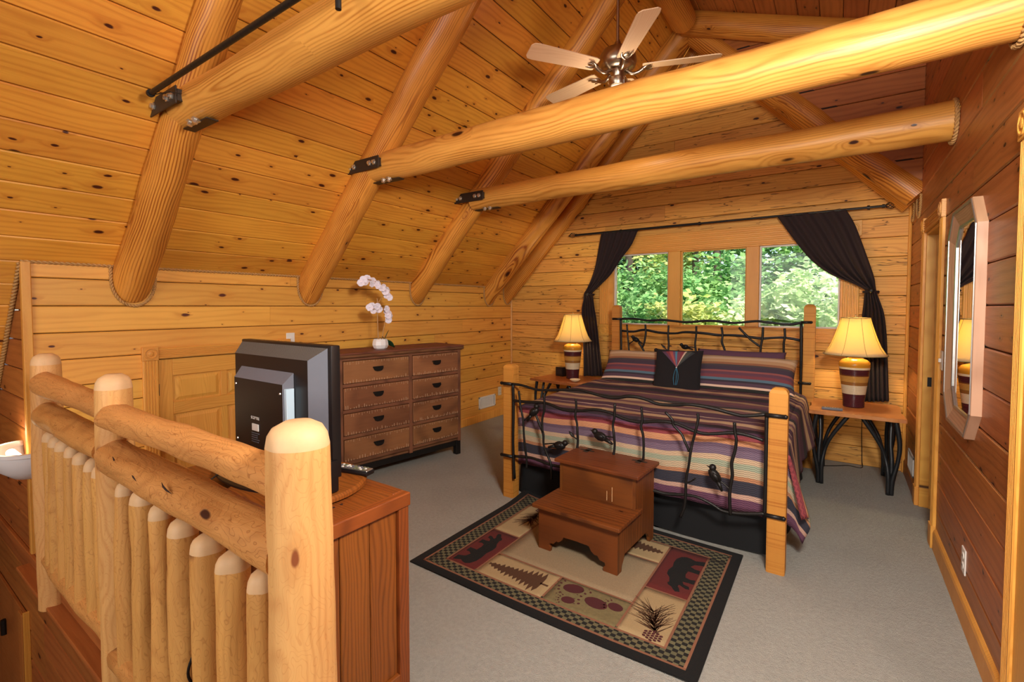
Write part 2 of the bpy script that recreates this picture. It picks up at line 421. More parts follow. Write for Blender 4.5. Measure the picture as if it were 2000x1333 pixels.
def rope(name, pts, parent=None, r=.010, pitch=.045, closed=False):
    """two-strand twisted rope along a polyline"""
    P = [Vector(p) for p in pts]
    if closed: P.append(P[0])
    seg = [(P[i+1]-P[i]).length for i in range(len(P)-1)]; tot = sum(seg); step = pitch/7; n = int(tot/step)
    out = [[], []]; up = Vector((.31, .41, .86)).normalized(); i = 0; acc = 0.
    for k in range(n+1):
        s_ = tot*k/n
        while i < len(seg)-1 and s_ > acc+seg[i]: acc += seg[i]; i += 1
        c = P[i].lerp(P[i+1], min(1, (s_-acc)/max(seg[i], 1e-9))); d = (P[i+1]-P[i]).normalized()
        a = (up-d*up.dot(d)).normalized(); w = d.cross(a); ph = 2*PI*s_/pitch
        for h in (0, 1): out[h].append(c+(a*math.cos(ph+h*PI)+w*math.sin(ph+h*PI))*r*.5)
    b = MB()
    for h in (0, 1): b.tube(out[h], r*.56, 5)
    return b.build(name, 'rope', parent, smooth=True)

def plate(parent, c, n, w=.075, h=.12, mat='white', kind='switch', name='wall_plate'):
    """switch/outlet plate standing on a wall; n = wall normal axis vector"""
    n = Vector(n); up = Vector((0, 0, 1)); s = up.cross(n)
    m = Matrix((s, up, n)).transposed().to_4x4(); m.translation = Vector(c)
    e = empty(name, (0, 0, 0)); e.matrix_world = m
    MB().box(-w/2, w/2, -h/2, h/2, 0, .006, .0025).build('cover', mat, e)
    if kind == 'switch': MB().box(-.005, .005, -.012, .012, .0, .018, .002).build('toggle', mat, e)
    else:
        for s_ in (-1, 1):
            MB().lathe([(.017, 0), (.017, .008), (.015, .0085)], 20, (0, 0, 0)).build('socket', mat, e, loc=(0, s_*.024, 0))
            k = MB(); k.box(-.008, -.005, s_*.024-.004, s_*.024+.006, .0, .0092); k.box(.005, .008, s_*.024-.004, s_*.024+.006, .0, .0092); k.build('slot', 'dark', e)
    return e
# ------------------------------------------------------------------ room shell
XK, YB, XR, ZK, SL = -3.88, 5.57, .525, 1.78, 1.04
XRI, ZRI = -1.33, 4.432
TH = math.atan(SL); UX, UZ = math.cos(TH), math.sin(TH)
YS = .655           # edge of the loft and end of the knee wall
def structure(o): o['kind'] = 'structure'; return o

b = MB(); b.box(XK-.02, XR+.1, YS+.01, YB+.1, -.03, 0); b.box(-.86, XR+.1, -3.4, YS+.01, -.03, 0)
floor = structure(b.build('floor', 'carpet'))
structure(MB().box(-7.6, -.86, -3.4, YS, -2.66, -2.6).build('floor', 'table'))

# left roof slope: panel plus planks
def slope_poly(t):   # cross-section slab along y
    return [(XK, ZK), (XRI, ZRI), (XRI-UZ*t, ZRI+UX*t), (XK-UZ*t, ZK+UX*t)]
b = MB()
nx, nz = -UZ, UX
a0 = (XK+nx*.02, ZK+nz*.02); a1 = (XRI+nx*.02, ZRI+nz*.02)
b.prism([a0, a1, (a1[0]+nx*.08, a1[1]+nz*.08), (a0[0]+nx*.08, a0[1]+nz*.08)], 1, -3.4, YB+.1)
lo = (XK-4.2*UX+nx*.02, ZK-4.2*UZ+nz*.02)
b.prism([lo, a0, (a0[0]+nx*.08, a0[1]+nz*.08), (lo[0]+nx*.08, lo[1]+nz*.08)], 1, -3.4, YS)
ceiling = structure(b.build('ceiling', 'dark'))
w = .1755; rows = 21
for i in range(rows):
    s0 = i*w
    ys = sorted(random.sample([1.17, 2.445, 3.74], random.choice([0, 1, 1])))
    pts = [-2.2]+ys+[YB]
    for a, c in zip(pts, pts[1:]):
        board(ceiling, (XK+UX*s0, a, ZK+UZ*s0), (0, 1, 0), (UX, 0, UZ), c-a, w, 'ceil')
for i in range(12):
    s0 = -(i+1)*w
    board(ceiling, (XK+UX*s0, -1.6, ZK+UZ*s0), (0, 1, 0), (UX, 0, UZ), 1.6+YS-.002, w, 'ceil')

# shed dormer ceiling, steep strip by the window wall, cheek wall
DS = -.40; dl_ = math.hypot(1, DS); DX, DZ = 1/dl_, DS/dl_
YC = 5.0
b = MB()
n0 = (-DZ, DX)
L = (XR+.1-XRI)/DX
p0 = (XRI+n0[0]*.02, ZRI+.02); p1 = (XRI+DX*L+n0[0]*.02, ZRI+DZ*L+.02)
b.prism([p0, p1, (p1[0], p1[1]+.08), (p0[0], p0[1]+.08)], 1, -3.4, YC+.05)
ceil2 = structure(b.build('ceiling', 'dark'))
nr = int(L/w)+1
for i in range(nr):
    for a, c in ((-2., 1.9), (1.9, YC)):
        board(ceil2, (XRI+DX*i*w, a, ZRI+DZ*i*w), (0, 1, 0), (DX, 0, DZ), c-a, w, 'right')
ZST = 2.50
ls = (XR-XRI)/UX+.06
b = MB(); q0 = (XRI+UZ*.02, ZRI+UX*.02); q1 = (q0[0]+UX*ls, q0[1]-UZ*ls)
b.prism([q0, q1, (q1[0]+UZ*.08, q1[1]+UX*.08), (q0[0]+UZ*.08, q0[1]+UX*.08)], 1, YC, YB+.1)
ceil3 = structure(b.build('ceiling', 'dark'))
for i in range(int(ls/w)+1):
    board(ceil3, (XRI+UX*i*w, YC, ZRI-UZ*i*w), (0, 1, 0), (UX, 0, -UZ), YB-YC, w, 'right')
cheek = structure(MB().prism([(XRI+.2, ZRI-.02), (XR+.02, ZST-.02), (XR+.02, 3.72)], 1, YC+.02, YC+.06).build('wall_cheek', 'dark'))
i = 0
for i in range(10):
    z = 2.35+i*.18
    x0 = max(XRI+(ZRI-z-.0)/SL-.17, XRI+.3)
    x1 = min(XR, XRI+(ZRI-z)/.4-.25)
    if x1-x0 > .15: board(cheek, (x0, YC, z), (1, 0, 0), (0, 0, 1), x1-x0, .18, 'right')

# knee wall with its low closet door
CD0, CD1, CDZ = 1.295, 2.15, 1.155
b = MB(); b.box(XK-.1, XK-.018, YS, CD0, -.02, ZK+.02); b.box(XK-.1, XK-.018, CD1, YB, -.02, ZK+.02); b.box(XK-.1, XK-.018, CD0, CD1, CDZ, ZK+.02)
knee = structure(b.build('wall_left', 'dark'))
zr = [0.05, .225, .40, .565, .73, .90, 1.03, 1.195, 1.36, 1.523, 1.69, 1.785]
for z0, z1 in zip(zr, zr[1:]):
    if z0 < CDZ-.02:
        segs = [(YS+.01, CD0-.01), (CD1+.01, YB)]
        if z1 > CDZ: segs = segs
    else: segs = [(YS+.01, YB)]
    out = []
    for a, c in segs:
        if c-a > 2.5:
            m_ = random.uniform(a+1., c-1.); out += [(a, m_), (m_, c)]
        else: out.append((a, c))
    for a, c in out: board(knee, (XK, a, z0), (0, 1, 0), (0, 0, 1), c-a, z1-z0, 'knee')
structure(MB().box(XK-.005, XK+.014, 2.25, YB, 0, .10, .004).build('baseboard_left', 'knee'))
structure(MB().box(XK-.005, XK+.014, YS+.01, CD0-.1, 0, .10, .004).build('baseboard_left', 'knee'))
structure(MB().box(XK-.03, XK+.016, YS-.012, YS+.03, .0, ZK, .004).build('trim_1', 'knee'))

def rosette(parent, c, n, s, mat='trim'):
    n = Vector(n); up = Vector((0, 0, 1)); sd = up.cross(n)
    m = Matrix((sd, up, n)).transposed().to_4x4(); m.translation = Vector(c)
    b = MB(); b.box(-s/2, s/2, -s/2, s/2, 0, .024, .003)
    b.lathe([(s*.40, .024), (s*.38, .029), (s*.33, .029), (s*.30, .024), (s*.19, .0245), (s*.16, .029), (s*.08, .031), (0, .031)], 24, cap=False)
    return b.build('rosette', mat, parent, None, m, smooth=True, angle=25)
def casing(parent, p, d, n, L, w, mat='trim', name='casing', t=.019):
    """fluted casing: from p along d, face normal n, width to the side d x n"""
    d = Vector(d); n = Vector(n); s_ = n.cross(d); p = Vector(p)
    side = Vector((0, 0, 1)) if abs(d.z) < .5 else (Vector((0, 1, 0)) if abs(n.x) > .5 else Vector((1, 0, 0)))
    if s_.dot(side) < 0: p = p+side*w
    prof = [(0, 0), (0, t*.75), (.006, t)]
    k = 4
    for i in range(k):
        a = .012+(w-.024)*i/k; e = .012+(w-.024)*(i+1)/k; q = (e-a)
        prof += [(a+q*.15, t), (a+q*.3, t-.005), (a+q*.7, t-.005), (a+q*.85, t)]
    prof += [(w-.006, t), (w, t*.75), (w, 0)]
    b = MB(); b.prism(prof, 0, 0, L)
    m = Matrix((d, s_, n)).transposed().to_4x4(); m.translation = Vector(p)
    if m.determinant() < 0: m = Matrix((d, -s_, n)).transposed().to_4x4(); m.translation = Vector(p)+s_*w
    return b.build(name, mat, parent, None, m)

door1 = structure(empty('door_1', (0, 0, 0)))
d = MB(); d.box(XK-.055, XK-.02, CD0+.005, CD1-.005, .01, CDZ-.004); d.build('door_slab', 'trim', door1)
for nm, y0, y1, z0, z1 in (('stile', CD0+.006, CD0+.09, .012, CDZ-.006), ('stile', CD1-.09, CD1-.006, .012, CDZ-.006), ('rail', CD0+.09, CD1-.09, 1.03, CDZ-.006),
                       ('rail', CD0+.09, CD1-.09, .755, .84), ('rail', CD0+.09, CD1-.09, .012, .12), ('mullion', 1.70, 1.745, .1205, .7545), ('mullion', 1.70, 1.745, .8405, 1.0295)):
    o = MB()
    if nm == 'rail': o.box(0, y1-y0, 0, z1-z0, -.02, 0, .003); m = Matrix(((0, 0, 1, XK-.008), (1, 0, 0, y0), (0, 1, 0, z0), (0, 0, 0, 1)))
    else: o.box(0, z1-z0, -(y1-y0), 0, -.02, 0, .003); m = Matrix(((0, 0, 1, XK-.008), (0, -1, 0, y0), (1, 0, 0, z0), (0, 0, 0, 1)))
    o.build(nm, 'trim', door1, None, m)
for y0, y1 in ((CD0+.09, 1.70), (1.745, CD1-.09)):
    for z0, z1 in ((.84, 1.03), (.12, .755)):
        a = .008; c_ = .035
        bm_ = MB(); f = [(a, 0), (c_, .012)]
        ww, hh = z1-z0, y1-y0
        v = [(a, a, 0), (ww-a, a, 0), (ww-a, hh-a, 0), (a, hh-a, 0), (c_, c_, .012), (ww-c_, c_, .012), (ww-c_, hh-c_, .012), (c_, hh-c_, .012)]
        vs = [bm_.bm.verts.new(p) for p in v]
        for q in ((4, 5, 6, 7), (0, 1, 5, 4), (1, 2, 6, 5), (2, 3, 7, 6), (3, 0, 4, 7), (3, 2, 1, 0)): bm_.bm.faces.new([vs[k] for k in q])
        bm_.build('door_panel', 'trim', door1, None, Matrix(((0, 0, 1, XK-.022), (0, -1, 0, y1), (1, 0, 0, z0), (0, 0, 0, 1))))
MB().box(XK-.006, XK+.003, CD0-.001, CD0+.006, .90, .985, .001).build('hinge', 'steel', door1)
casing(door1, (XK, CD0-.092, .0), (0, 0, 1), (1, 0, 0), CDZ, .09)
casing(door1, (XK, CD1+.002, .0), (0, 0, 1), (1, 0, 0), CDZ, .09)
casing(door1, (XK, CD0, CDZ+.002), (0, 1, 0), (1, 0, 0), CD1-CD0, .075)
rosette(door1, (XK, CD0-.047, CDZ+.042), (1, 0, 0), .095); rosette(door1, (XK, CD1+.047, CDZ+.042), (1, 0, 0), .095)

# window wall
WX0, WX1, WZ0, WZ1 = -2.40, .08, 1.26, 2.16
b = MB(); P_ = .018
b.box(XK-.1, WX0, YB+P_, YB+.14, -.02, 1.78); b.box(WX1, XR+.1, YB+P_, YB+.14, -.02, 2.5)
b.box(WX0, WX1, YB+P_, YB+.14, -.02, WZ0); b.box(WX0, WX1, YB+P_, YB+.14, WZ1, 2.5)
b.prism([(XK-.05, 1.78), (WX0, 1.78), (WX0, 2.5), (XR+.1, 2.5), (XR+.1, 2.52), (XRI, ZRI+.05)], 1, YB+P_, YB+.14)
wb = structure(b.build('wall_back', 'dark'))
def back_x(z):
    xl = XK if z < ZK else XK+(z-ZK)/SL
    xr = XR if z < ZST else XR-(z-ZST)/SL
    return xl, xr
nrow = int(4.4/.18)
for i in range(nrow):
    z = i*.18; xl, xr = back_x(z)
    if xr-xl < .25: break
    segs = [(xl, xr)]
    if WZ0-.01 <= z < WZ1-.01: segs = [(xl, WX0), (WX1, xr)]
    out = []
    for a, c in segs:
        if c-a > 2.2:
            m_ = random.uniform(a+.7, c-.7); out += [(a, m_), (m_, c)]
        else: out.append((a, c))
    for a, c in out: board(wb, (a, YB, z), (1, 0, 0), (0, 0, 1), c-a, .18, 'back', c=.005)
structure(MB().tube([(XK+.012, YB-.010, 0), (XK+.012, YB-.010, 1.72)], .013, 8).build('trim_2', 'post'))
structure(MB().tube([(XR-.014, YB-.012, 0), (XR-.014, YB-.012, 2.45)], .014, 8).build('trim_3', 'trim'))

# window: three panes in a wide fluted surround
OP = [(-2.33, -1.655, 0), (-1.515, -.83, 1), (-.705, .0, 0)]
win = structure(empty('window_1', (0, 0, 0)))
CW = .13
casing(win, (WX0-CW+.02, YB, 1.30), (0, 0, 1), (0, -1, 0), .88, CW)
casing(win, (WX1-.06, YB, 1.30), (0, 0, 1), (0, -1, 0), .88, CW)
casing(win, (WX0-.0, YB, 2.17), (1, 0, 0), (0, -1, 0), 2.44, CW+.06)
casing(win, (WX0-.0, YB, 1.16), (1, 0, 0), (0, -1, 0), 2.44, CW)
for cx_ in (WX0-CW/2+.02, WX1-.06+CW/2):
    rosette(win, (cx_, YB-.0, 1.225), (0, -1, 0), .145); rosette(win, (cx_, YB, 2.26), (0, -1, 0), .15)
b = MB()
for x0, x1, y0, y1, z0, z1 in ((WX0, OP[0][0]+.0, YB-.01, YB+.13, 1.30, 2.155), (OP[2][1], WX1, YB-.01, YB+.13, 1.30, 2.155),
                               (WX0, WX1, YB-.012, YB+.13, WZ0-.01, 1.30), (WX0, WX1, YB-.01, YB+.13, 2.155, 2.20)):
    b.box(x0, x1, y0, y1, z0, z1, .003)
b.build('window_frame', 'trim', win)
for a, c in ((OP[0][1], OP[1][0]), (OP[1][1], OP[2][0])):
    MB().box(0, .855, -(c-a), 0, -.135, 0, .004).build('window_post', 'trim', win, None, Matrix(((0, -1, 0, a), (0, 0, -1, YB-.008), (1, 0, 0, 1.30), (0, 0, 0, 1))))
t = NT('window_glass'); tr = t.n('BsdfTransparent'); gl = t.n('BsdfGlossy'); gl.inputs['Roughness'].default_value = .02
fr = t.n('Fresnel'); fr.inputs[0].default_value = 1.25; ms = t.n('MixShader'); t.l(fr.outputs[0], ms.inputs[0]); t.l(tr.outputs[0], ms.inputs[1]); t.l(gl.outputs[0], ms.inputs[2])
t.l(ms.outputs[0], t.out.inputs[0]); M['glass'] = t.m
for x0, x1, wd in OP:
    f = MB(); s_ = .016 if not wd else .012; y0, y1 = YB+.03, YB+.07
    for q in ((x0, x0+s_, 1.30, 2.155), (x1-s_, x1, 1.30, 2.155), (x0+s_, x1-s_, 1.30, 1.30+s_), (x0+s_, x1-s_, 2.155-s_, 2.155)):
        f.box(q[0], q[1], y0, y1, q[2], q[3], .002)
    fo = f.build('sash', 'trim' if wd else 'vinyl', win)
    MB().box(x0+s_, x1-s_, YB+.05, YB+.054, 1.30+s_, 2.155-s_).build('pane', 'glass', fo)

# right wall with the doorway
DY0, DY1, DZT = 3.99, 4.68, 2.07
b = MB()
b.box(XR+.018, XR+.13, -3.4, DY0, -.02, 3.76); b.box(XR+.018, XR+.13, DY1, YC+.05, -.02, 3.76); b.box(XR+.018, XR+.13, DY0, DY1, DZT, 3.76); b.box(XR+.018, XR+.13, YC+.05, YB+.1, -.02, 2.55)
wr = structure(b.build('wall_right', 'dark'))
zw = .1825
for i in range(-1, 21):
    z = .065+i*zw
    z0 = max(z, .0); hh = z+zw-z0
    if z0 > 3.62: break
    segs = []
    top = 2.5
    far = YB if z0+.02 < top else YC
    if z0 < DZT-.02 and True: segs = [(.2, 2.30), (2.30, DY0), (DY1, far)] if z0 < 2.05 else [(.2, DY0), (DY1, far)]
    else:
        m_ = random.uniform(1.2, 3.6); segs = [(.2, m_), (m_, far)]
    for a, c in segs:
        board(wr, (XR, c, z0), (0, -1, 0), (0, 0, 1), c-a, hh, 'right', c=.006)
bb = structure(MB().prism([(XR+.002, 0), (XR-.016, 0), (XR-.016, .105), (XR-.012, .120), (XR-.004, .130), (XR+.002, .135)], 1, 2.38, 3.88).build('baseboard_right', 'trim'))
structure(MB().prism([(XR+.002, 0), (XR-.016, 0), (XR-.016, .105), (XR-.004, .130), (XR+.002, .135)], 1, DY1+.1, YB).build('baseboard_right', 'right'))
door2 = structure(empty('door_2', (0, 0, 0)))
casing(door2, (XR, DY0-.092, .14), (0, 0, 1), (-1, 0, 0), DZT-.14, .09)
casing(door2, (XR, DY1+.002, .14), (0, 0, 1), (-1, 0, 0), DZT-.14, .09)
casing(door2, (XR, DY0, DZT+.002), (0, 1, 0), (-1, 0, 0), DY1-DY0, .09)
rosette(door2, (XR, DY0-.047, DZT+.055), (-1, 0, 0), .11, 'post'); rosette(door2, (XR, DY1+.047, DZT+.055), (-1, 0, 0), .11)
for y in (DY0-.047, DY1+.047): MB().box(XR-.026, XR, y-.052, y+.052, 0, .14, .003).build('plinth_block', 'trim', door2)
for nm, a in (('jamb', DY0-.0), ('jamb', DY1-.02)):
    MB().box(0, DZT, 0, .02, 0, .13, .002).build(nm, 'trim', door2, None, Matrix(((0, 0, 1, XR), (0, 1, 0, a), (1, 0, 0, 0), (0, 0, 0, 1))))
MB().box(0, DY1-DY0, 0, .02, 0, .13, .002).build('jamb', 'trim', door2, None, Matrix(((0, 0, 1, XR), (1, 0, 0, DY0), (0, 1, 0, DZT-.02), (0, 0, 0, 1))))
MB().box(XR+.055, XR+.067, DY1-.032, DY1-.02, 0, DZT-.02).build('door_stop', 'trim', door2)
MB().box(XR+.028, XR+.052, DY1-.0225, DY1-.0195, .92, .99).build('strike_plate', 'iron', door2)
structure(MB().box(1.5, 1.54, 3.4, 5.4, -.03, 2.6).build('wall_hall', 'right')); structure(MB().box(.65, 1.5, 3.4, 5.4, -.03, 0).build('floor', 'carpet')); structure(MB().box(.65, 1.54, 3.4, 5.4, 2.6, 2.64).build('ceiling', 'right')); structure(MB().box(.65, 1.54, 5.4, 5.44, -.03, 2.6).build('wall_hall', 'right')); structure(MB().box(.65, 1.54, 3.36, 3.4, -.03, 2.6).build('wall_hall', 'right'))
door3 = structure(empty('door_3', (0, 0, 0)))
casing(door3, (XR, 2.285, .0), (0, 0, 1), (-1, 0, 0), 2.09, .09)
rosette(door3, (XR, 2.33, 2.145), (-1, 0, 0), .105)
casing(door3, (XR, 1.5, 2.092), (0, 1, 0), (-1, 0, 0), .78, .09)
MB().box(XR-.008, XR+.01, 1.5, 2.284, .01, 2.09).build('door_slab', 'trim', door3)

# stairwell side: wall below the loft edge, and its continuation left of the knee wall
b = MB(); b.box(-7.4, XK-.03, YS+.02, YS+.1, -2.6, .03); b.box(XK-.03, -.86, YS+.02, YS+.1, -2.6, -.03)
b.prism([(XK-.03, -2.6), (XK-.03, ZK-.03), (XK-4.0*UX, ZK-4.0*UZ), (XK-4.0*UX, -2.6)], 1, YS+.02, YS+.1)
ws = structure(b.build('wall_stairwell', 'dark'))
for i in range(-15, 10):
    z = .075+i*.178
    if z < .05:
        for a, c in ((-7.0, -4.75+random.uniform(-.6, .6)), ):
            board(ws, (-6.2, YS, z), (1, 0, 0), (0, 0, 1), 2.5, .178, 'stair'); board(ws, (-3.7, YS, z), (1, 0, 0), (0, 0, 1), 2.84, .178, 'stair')
    else:
        xa = XK-(ZK-z)/SL; 
        if XK-.03-xa > .08: board(ws, (xa, YS, z), (1, 0, 0), (0, 0, 1), XK-.03-xa, min(.178, ZK-z), 'stair')
structure(MB().box(0, 5.3, 0, .05, 0, .02, .004).build('trim_4', 'stair', None, None, Matrix(((1, 0, 0, -6.2), (0, 0, -1, YS), (0, 1, 0, .02), (0, 0, 0, 1)))))
structure(MB().box(0, 3.02, 0, .13, 0, .02, .004).build('trim_5', 'stair', None, None, Matrix(((1, 0, 0, -3.88), (0, 1, 0, YS-.075), (0, 0, 1, .0), (0, 0, 0, 1)))))
structure(rope('trim_6', [(XK+.006, YS-.01, ZK+.0), (XK+.006, YB-.05, ZK+.0)], None, .011, .05))
structure(rope('trim_7', [(XK+.0, YS-.012, ZK-.01), (XK-2.4*UX, YS-.012, ZK-2.4*UZ-.01)], None, .014, .055))
door4 = structure(empty('door_4', (0, 0, 0)))
MB().box(-5.0, -4.06, YS-.02, YS-.003, -2.6, -.36, .003).build('door_slab', 'right', door4)
MB().box(-4.155, -4.06, YS-.034, YS-.018, -2.6, -.36, .003).build('stile', 'right', door4)
MB().box(-4.05, -4.035, YS-.03, YS-.0, -2.6, -.34, .002).build('jamb', 'trim', door4)
MB().tube([(-4.62, YS-.03, -.60), (-4.62, YS-.03, -.70)], .018, 8).build('hinge', 'iron', door4)
# gable wall of the great room behind the photographer
b = MB(); b.box(-7.6, XR+.1, -3.5, -3.4, -2.66, 4.6); b.box(-7.6, -7.5, -3.4, YS, -2.66, .5)
structure(b.build('wall_front', 'right'))
structure(MB().box(-.9, -.86, -3.4, YS-.04, -2.6, -.03).build('wall_stair', 'stair'))

# ------------------------------------------------------------------ log rafters, ridge and tie beams
names_r = ['nearest the railing, bracketed to the nearest beam', 'second from the railing, meeting the long beam', 'third from the railing, meeting the shortest beam',
           'fourth from the railing, without a cross beam', 'tight against the window wall']
rafter_y = [1.17, 2.445, 3.74, 5.05, 5.475]; rafter_r = [.114, .112, .108, .112, .098]
off = .058
for i, (y, r_) in enumerate(zip(rafter_y, rafter_r)):
    ax, az = XK+off*UZ, ZK-off*UX
    p0 = (ax-.16*UX, y, az-.16*UZ); p1 = (ax+3.58*UX, y, az+3.58*UZ)
    e = empty('log_rafter', (XK, y, 1.7), 'peeled pine log rafter on the left slope, '+names_r[i], 'rafter', group='log rafters')
    e.location = (0, 0, 0)
    log('log', p0, p1, r_, (r_*1.02 if i else .07), 'rafter', e, roll=i*1.3)
    zc = ZK-off/UX; pts = []
    for k in range(25):
        a = PI+PI*k/24*1.0
        yy = y+(r_+.006)*math.cos(a)*1.0; zz = zc+(r_+.006)/UX*math.sin(a)
        pts.append((XK+.01, yy, zz))
    pts = [(XK+.01, pts[0][1], ZK)]+pts+[(XK+.01, pts[-1][1], ZK)]
    rope('rope_trim', pts, e, .010, .04)
tag(log('ridge_log', (XRI+.03, -3.3, 4.27), (XRI+.03, 4.76, 4.27), .12, .12, 'rafter', roll=2), 'dark ridge log running along the roof peak above the fan', 'ridge beam')
e = tag(log('dormer_log', (XRI+.0, 4.93, 4.33), (XR, 4.93, 3.62), .115, .115, 'rafter', roll=1), 'low sloping log by the roof peak above the large cross beam', 'rafter')
for y, r_, lab in ((5.09, .112, 'log rafter on the right slope ending in rope above the curtain rod'), (5.475, .095, 'thin log rafter on the right slope against the window wall')):
    ax, az = XRI-off*UZ, ZRI-off*UX
    e = empty('right_rafter', (0, 0, 0), lab, 'rafter')
    log('log', (ax+.1*UX, y, az-.1*UZ), (ax+2.72*UX, y, az-2.72*UZ), r_, r_, 'rafter', e, roll=y)
    zc = az-(XR-ax)*SL
    rope('rope_trim', [(XR-.008, y+(r_+.004)*math.cos(PI*k/24+PI), zc+(r_+.004)/UX*math.sin(PI*k/24+PI)) for k in range(25)], e, .010, .04)

beam_lab = ['large tie beam nearest the camera, leaving the top of the photo', 'long pale tie beam in front of the ceiling fan', 'shorter pale tie beam nearest the bed, roped at the right wall']
for i, (y, z, r_) in enumerate(((1.17, 2.60, .102), (2.45, 2.582, .106), (3.68, 2.575, .103))):
    e = empty('tie_beam', (0, 0, 0), beam_lab[i], 'beam', group='log tie beams')
    log('log', (-3.0, y, z), (XR+.01, y, z+.005), r_, r_*1.05, 'beam', e, roll=i*2.1+.4, wob=.005)
    yf = y-.121
    MB().box(-2.86, -2.80, yf, y-r_+.02, z-.03, z+.03, .002).build('bracket_spacer', 'steel', e)
    pl = MB().box(-3.16, -2.80, yf-.008, yf, z-.045, z+.045, .002).build('bracket_plate', 'steel', e)
    for x in (-3.125, -3.075, -2.895, -2.845):
        MB().lathe([(.021, 0), (.021, .007), (.014, .008), (.014, .018), (0, .021)], 6).build('bolt', 'bolt', e, None, Matrix.Translation((x, yf-.008, z)) @ Matrix.Rotation(R(90), 4, 'X'))
    MB().box(-2.98, -2.70, y-.03, y+.03, z-r_-.010, z-r_-.003, .002).build('bracket_plate', 'steel', e)
    for x in (-2.84, -2.78):
        MB().lathe([(.023, 0), (.023, .007), (.014, .008), (.014, .024), (0, .026)], 6).build('bolt', 'bolt', e, None, Matrix.Translation((x, y-.045, z-r_-.004)) @ Matrix.Rotation(R(160), 4, 'X'))
    rope('rope_trim', [(XR-.012, y+(r_*1.05+.010)*math.cos(2*PI*k/32), z+(r_*1.05+.010)*math.sin(2*PI*k/32)) for k in range(32)], e, .012, .045, True)

e = empty('hanging_rod', (0, 0, 0), 'black metal rod running under the ceiling beside the nearest tie beam', 'rod')
MB().tube([(-2.93, .98, 2.612), (-.3, .98, 2.612)], .0125, 12).build('rod', 'iron', e, smooth=True, angle=50)
MB().tube([(-2.94, .98, 2.612), (-2.925, .98, 2.612)], .019, 14).build('end_cap', 'iron', e, smooth=True, angle=50)
MB().tube([(-2.91, .985, 2.602), (-2.80, 1.02, 2.60), (-2.74, 1.045, 2.585)], .0028, 6).build('tie_wire', 'iron', e)
MB().tube([(-1.37, .98, 2.62), (-1.37, .98, 2.49)], .010, 10).build('hook_stem', 'iron', e, smooth=True, angle=50)
MB().tube([(-1.37, .98, 2.60), (-1.37, 1.06, 2.66)], .006, 8).build('hook_arm', 'iron', e)
# ------------------------------------------------------------------ railing
YR = .62
rl = empty('log_railing', (0, 0, 0), 'peeled log railing with newel posts, rails and balusters along the loft edge', 'railing')
for x, r_, z in ((-1.038, .074, 1.252), (-2.285, .060, 1.262), (-3.27, .060, 1.285)):
    log('newel_post', (x, YR+.0, .0), (x, YR+.0, z), r_*1.02, r_*.97, 'post', rl, seg=36, n=30, dome1=.055, endmat='endgrain', wob=.004, roll=x*3)
for x0, x1, z0, z1, r_ in ((-2.265, -1.06, 1.108, 1.108, .052), (-2.262, -1.06, .955, .938, .062), (-3.235, -2.30, 1.145, 1.125, .052), (-3.235, -2.30, .99, .972, .058)):
    log('rail', (x0, YR-.022, z0), (x1, YR-.006, z1), r_, r_, 'rail', rl, dome0=.035, wob=.007, roll=z0*9)
for x0, x1, z in ((-2.25, -1.06, .185), (-3.24, -2.30, .26)):
    log('bottom_rail', (x0, YR-.005, z), (x1, YR-.005, z-.01), .05, .052, 'rail', rl, wob=.007)
for x, r_, zb, zt in ((-3.14, .034, .27, .915), (-3.03, .035, .27, .91), (-2.90, .035, .27, .915), (-2.77, .036, .27, .91), (-2.63, .036, .27, .905), (-2.49, .038, .27, .905), (-2.385, .036, .25, .90),
                  (-2.135, .036, .19, .885), (-1.965, .040, .15, .892), (-1.81, .038, -.0, .885), (-1.655, .040, -.0, .872), (-1.49, .041, -.0, .868), (-1.335, .042, .0, .865), (-1.185, .037, .0, .862)):
    log('baluster', (x, YR-.018, zb), (x+.01, YR-.018, zt), r_, r_, 'balus', rl, seg=20, dome1=.045, endmat='endgrain', wob=.005, roll=x*5)

for x, l_, dz in ((-2.13, .045, .030), (-2.03, .05, .034), (-1.94, .04, .026), (-1.83, .05, .020), (-1.62, .035, .034)):
    b = MB(); y0 = YR-.020-math.sqrt(max(0, .060**2-dz**2)); b.tube([(x-l_, y0+.003, .952+dz+.010), (x-l_*.3, y0-.002, .952+dz+.004), (x+l_*.3, y0-.001, .950+dz-.001), (x+l_, y0+.003, .949+dz-.006)], [.0006, .0028, .0028, .0006], 5, sq=.5)
    b.build('check_crack', 'dark', rl)
# ------------------------------------------------------------------ media console and what stands on it
cs = empty('media_console', (0, 0, 0), 'reddish wooden media console with plank side behind the railing', 'cabinet')
def vboard(name, x0, x1, y0, y1, z0, z1, mat, parent, bev=.003, axis='z'):
    """box whose local X runs along the given world axis"""
    if axis == 'z': m = Matrix(((0, 0, 1, x0), (0, -1, 0, y1), (1, 0, 0, z0), (0, 0, 0, 1))); d = (z1-z0, y1-y0, x1-x0)
    elif axis == 'y': m = Matrix(((0, -1, 0, x1), (1, 0, 0, y0), (0, 0, 1, z0), (0, 0, 0, 1))); d = (y1-y0, x1-x0, z1-z0)
    else: m = Matrix.Translation((x0, y0, z0)); d = (x1-x0, y1-y0, z1-z0)
    return MB().box(0, d[0], 0, d[1], 0, d[2], bev).build(name, mat, parent, None, m)
CX0, CX1, CY0, CY1, CZ = -2.46, -1.40, .72, 1.292, .78
vboard('top', CX0, CX1+.004, CY0, CY1, CZ-.045, CZ, 'console', cs, .004, 'x')
vboard('top_edge', CX1-.03, CX1+.010, CY0, CY1+.006, CZ-.05, CZ+.003, 'console', cs, .004, 'y')
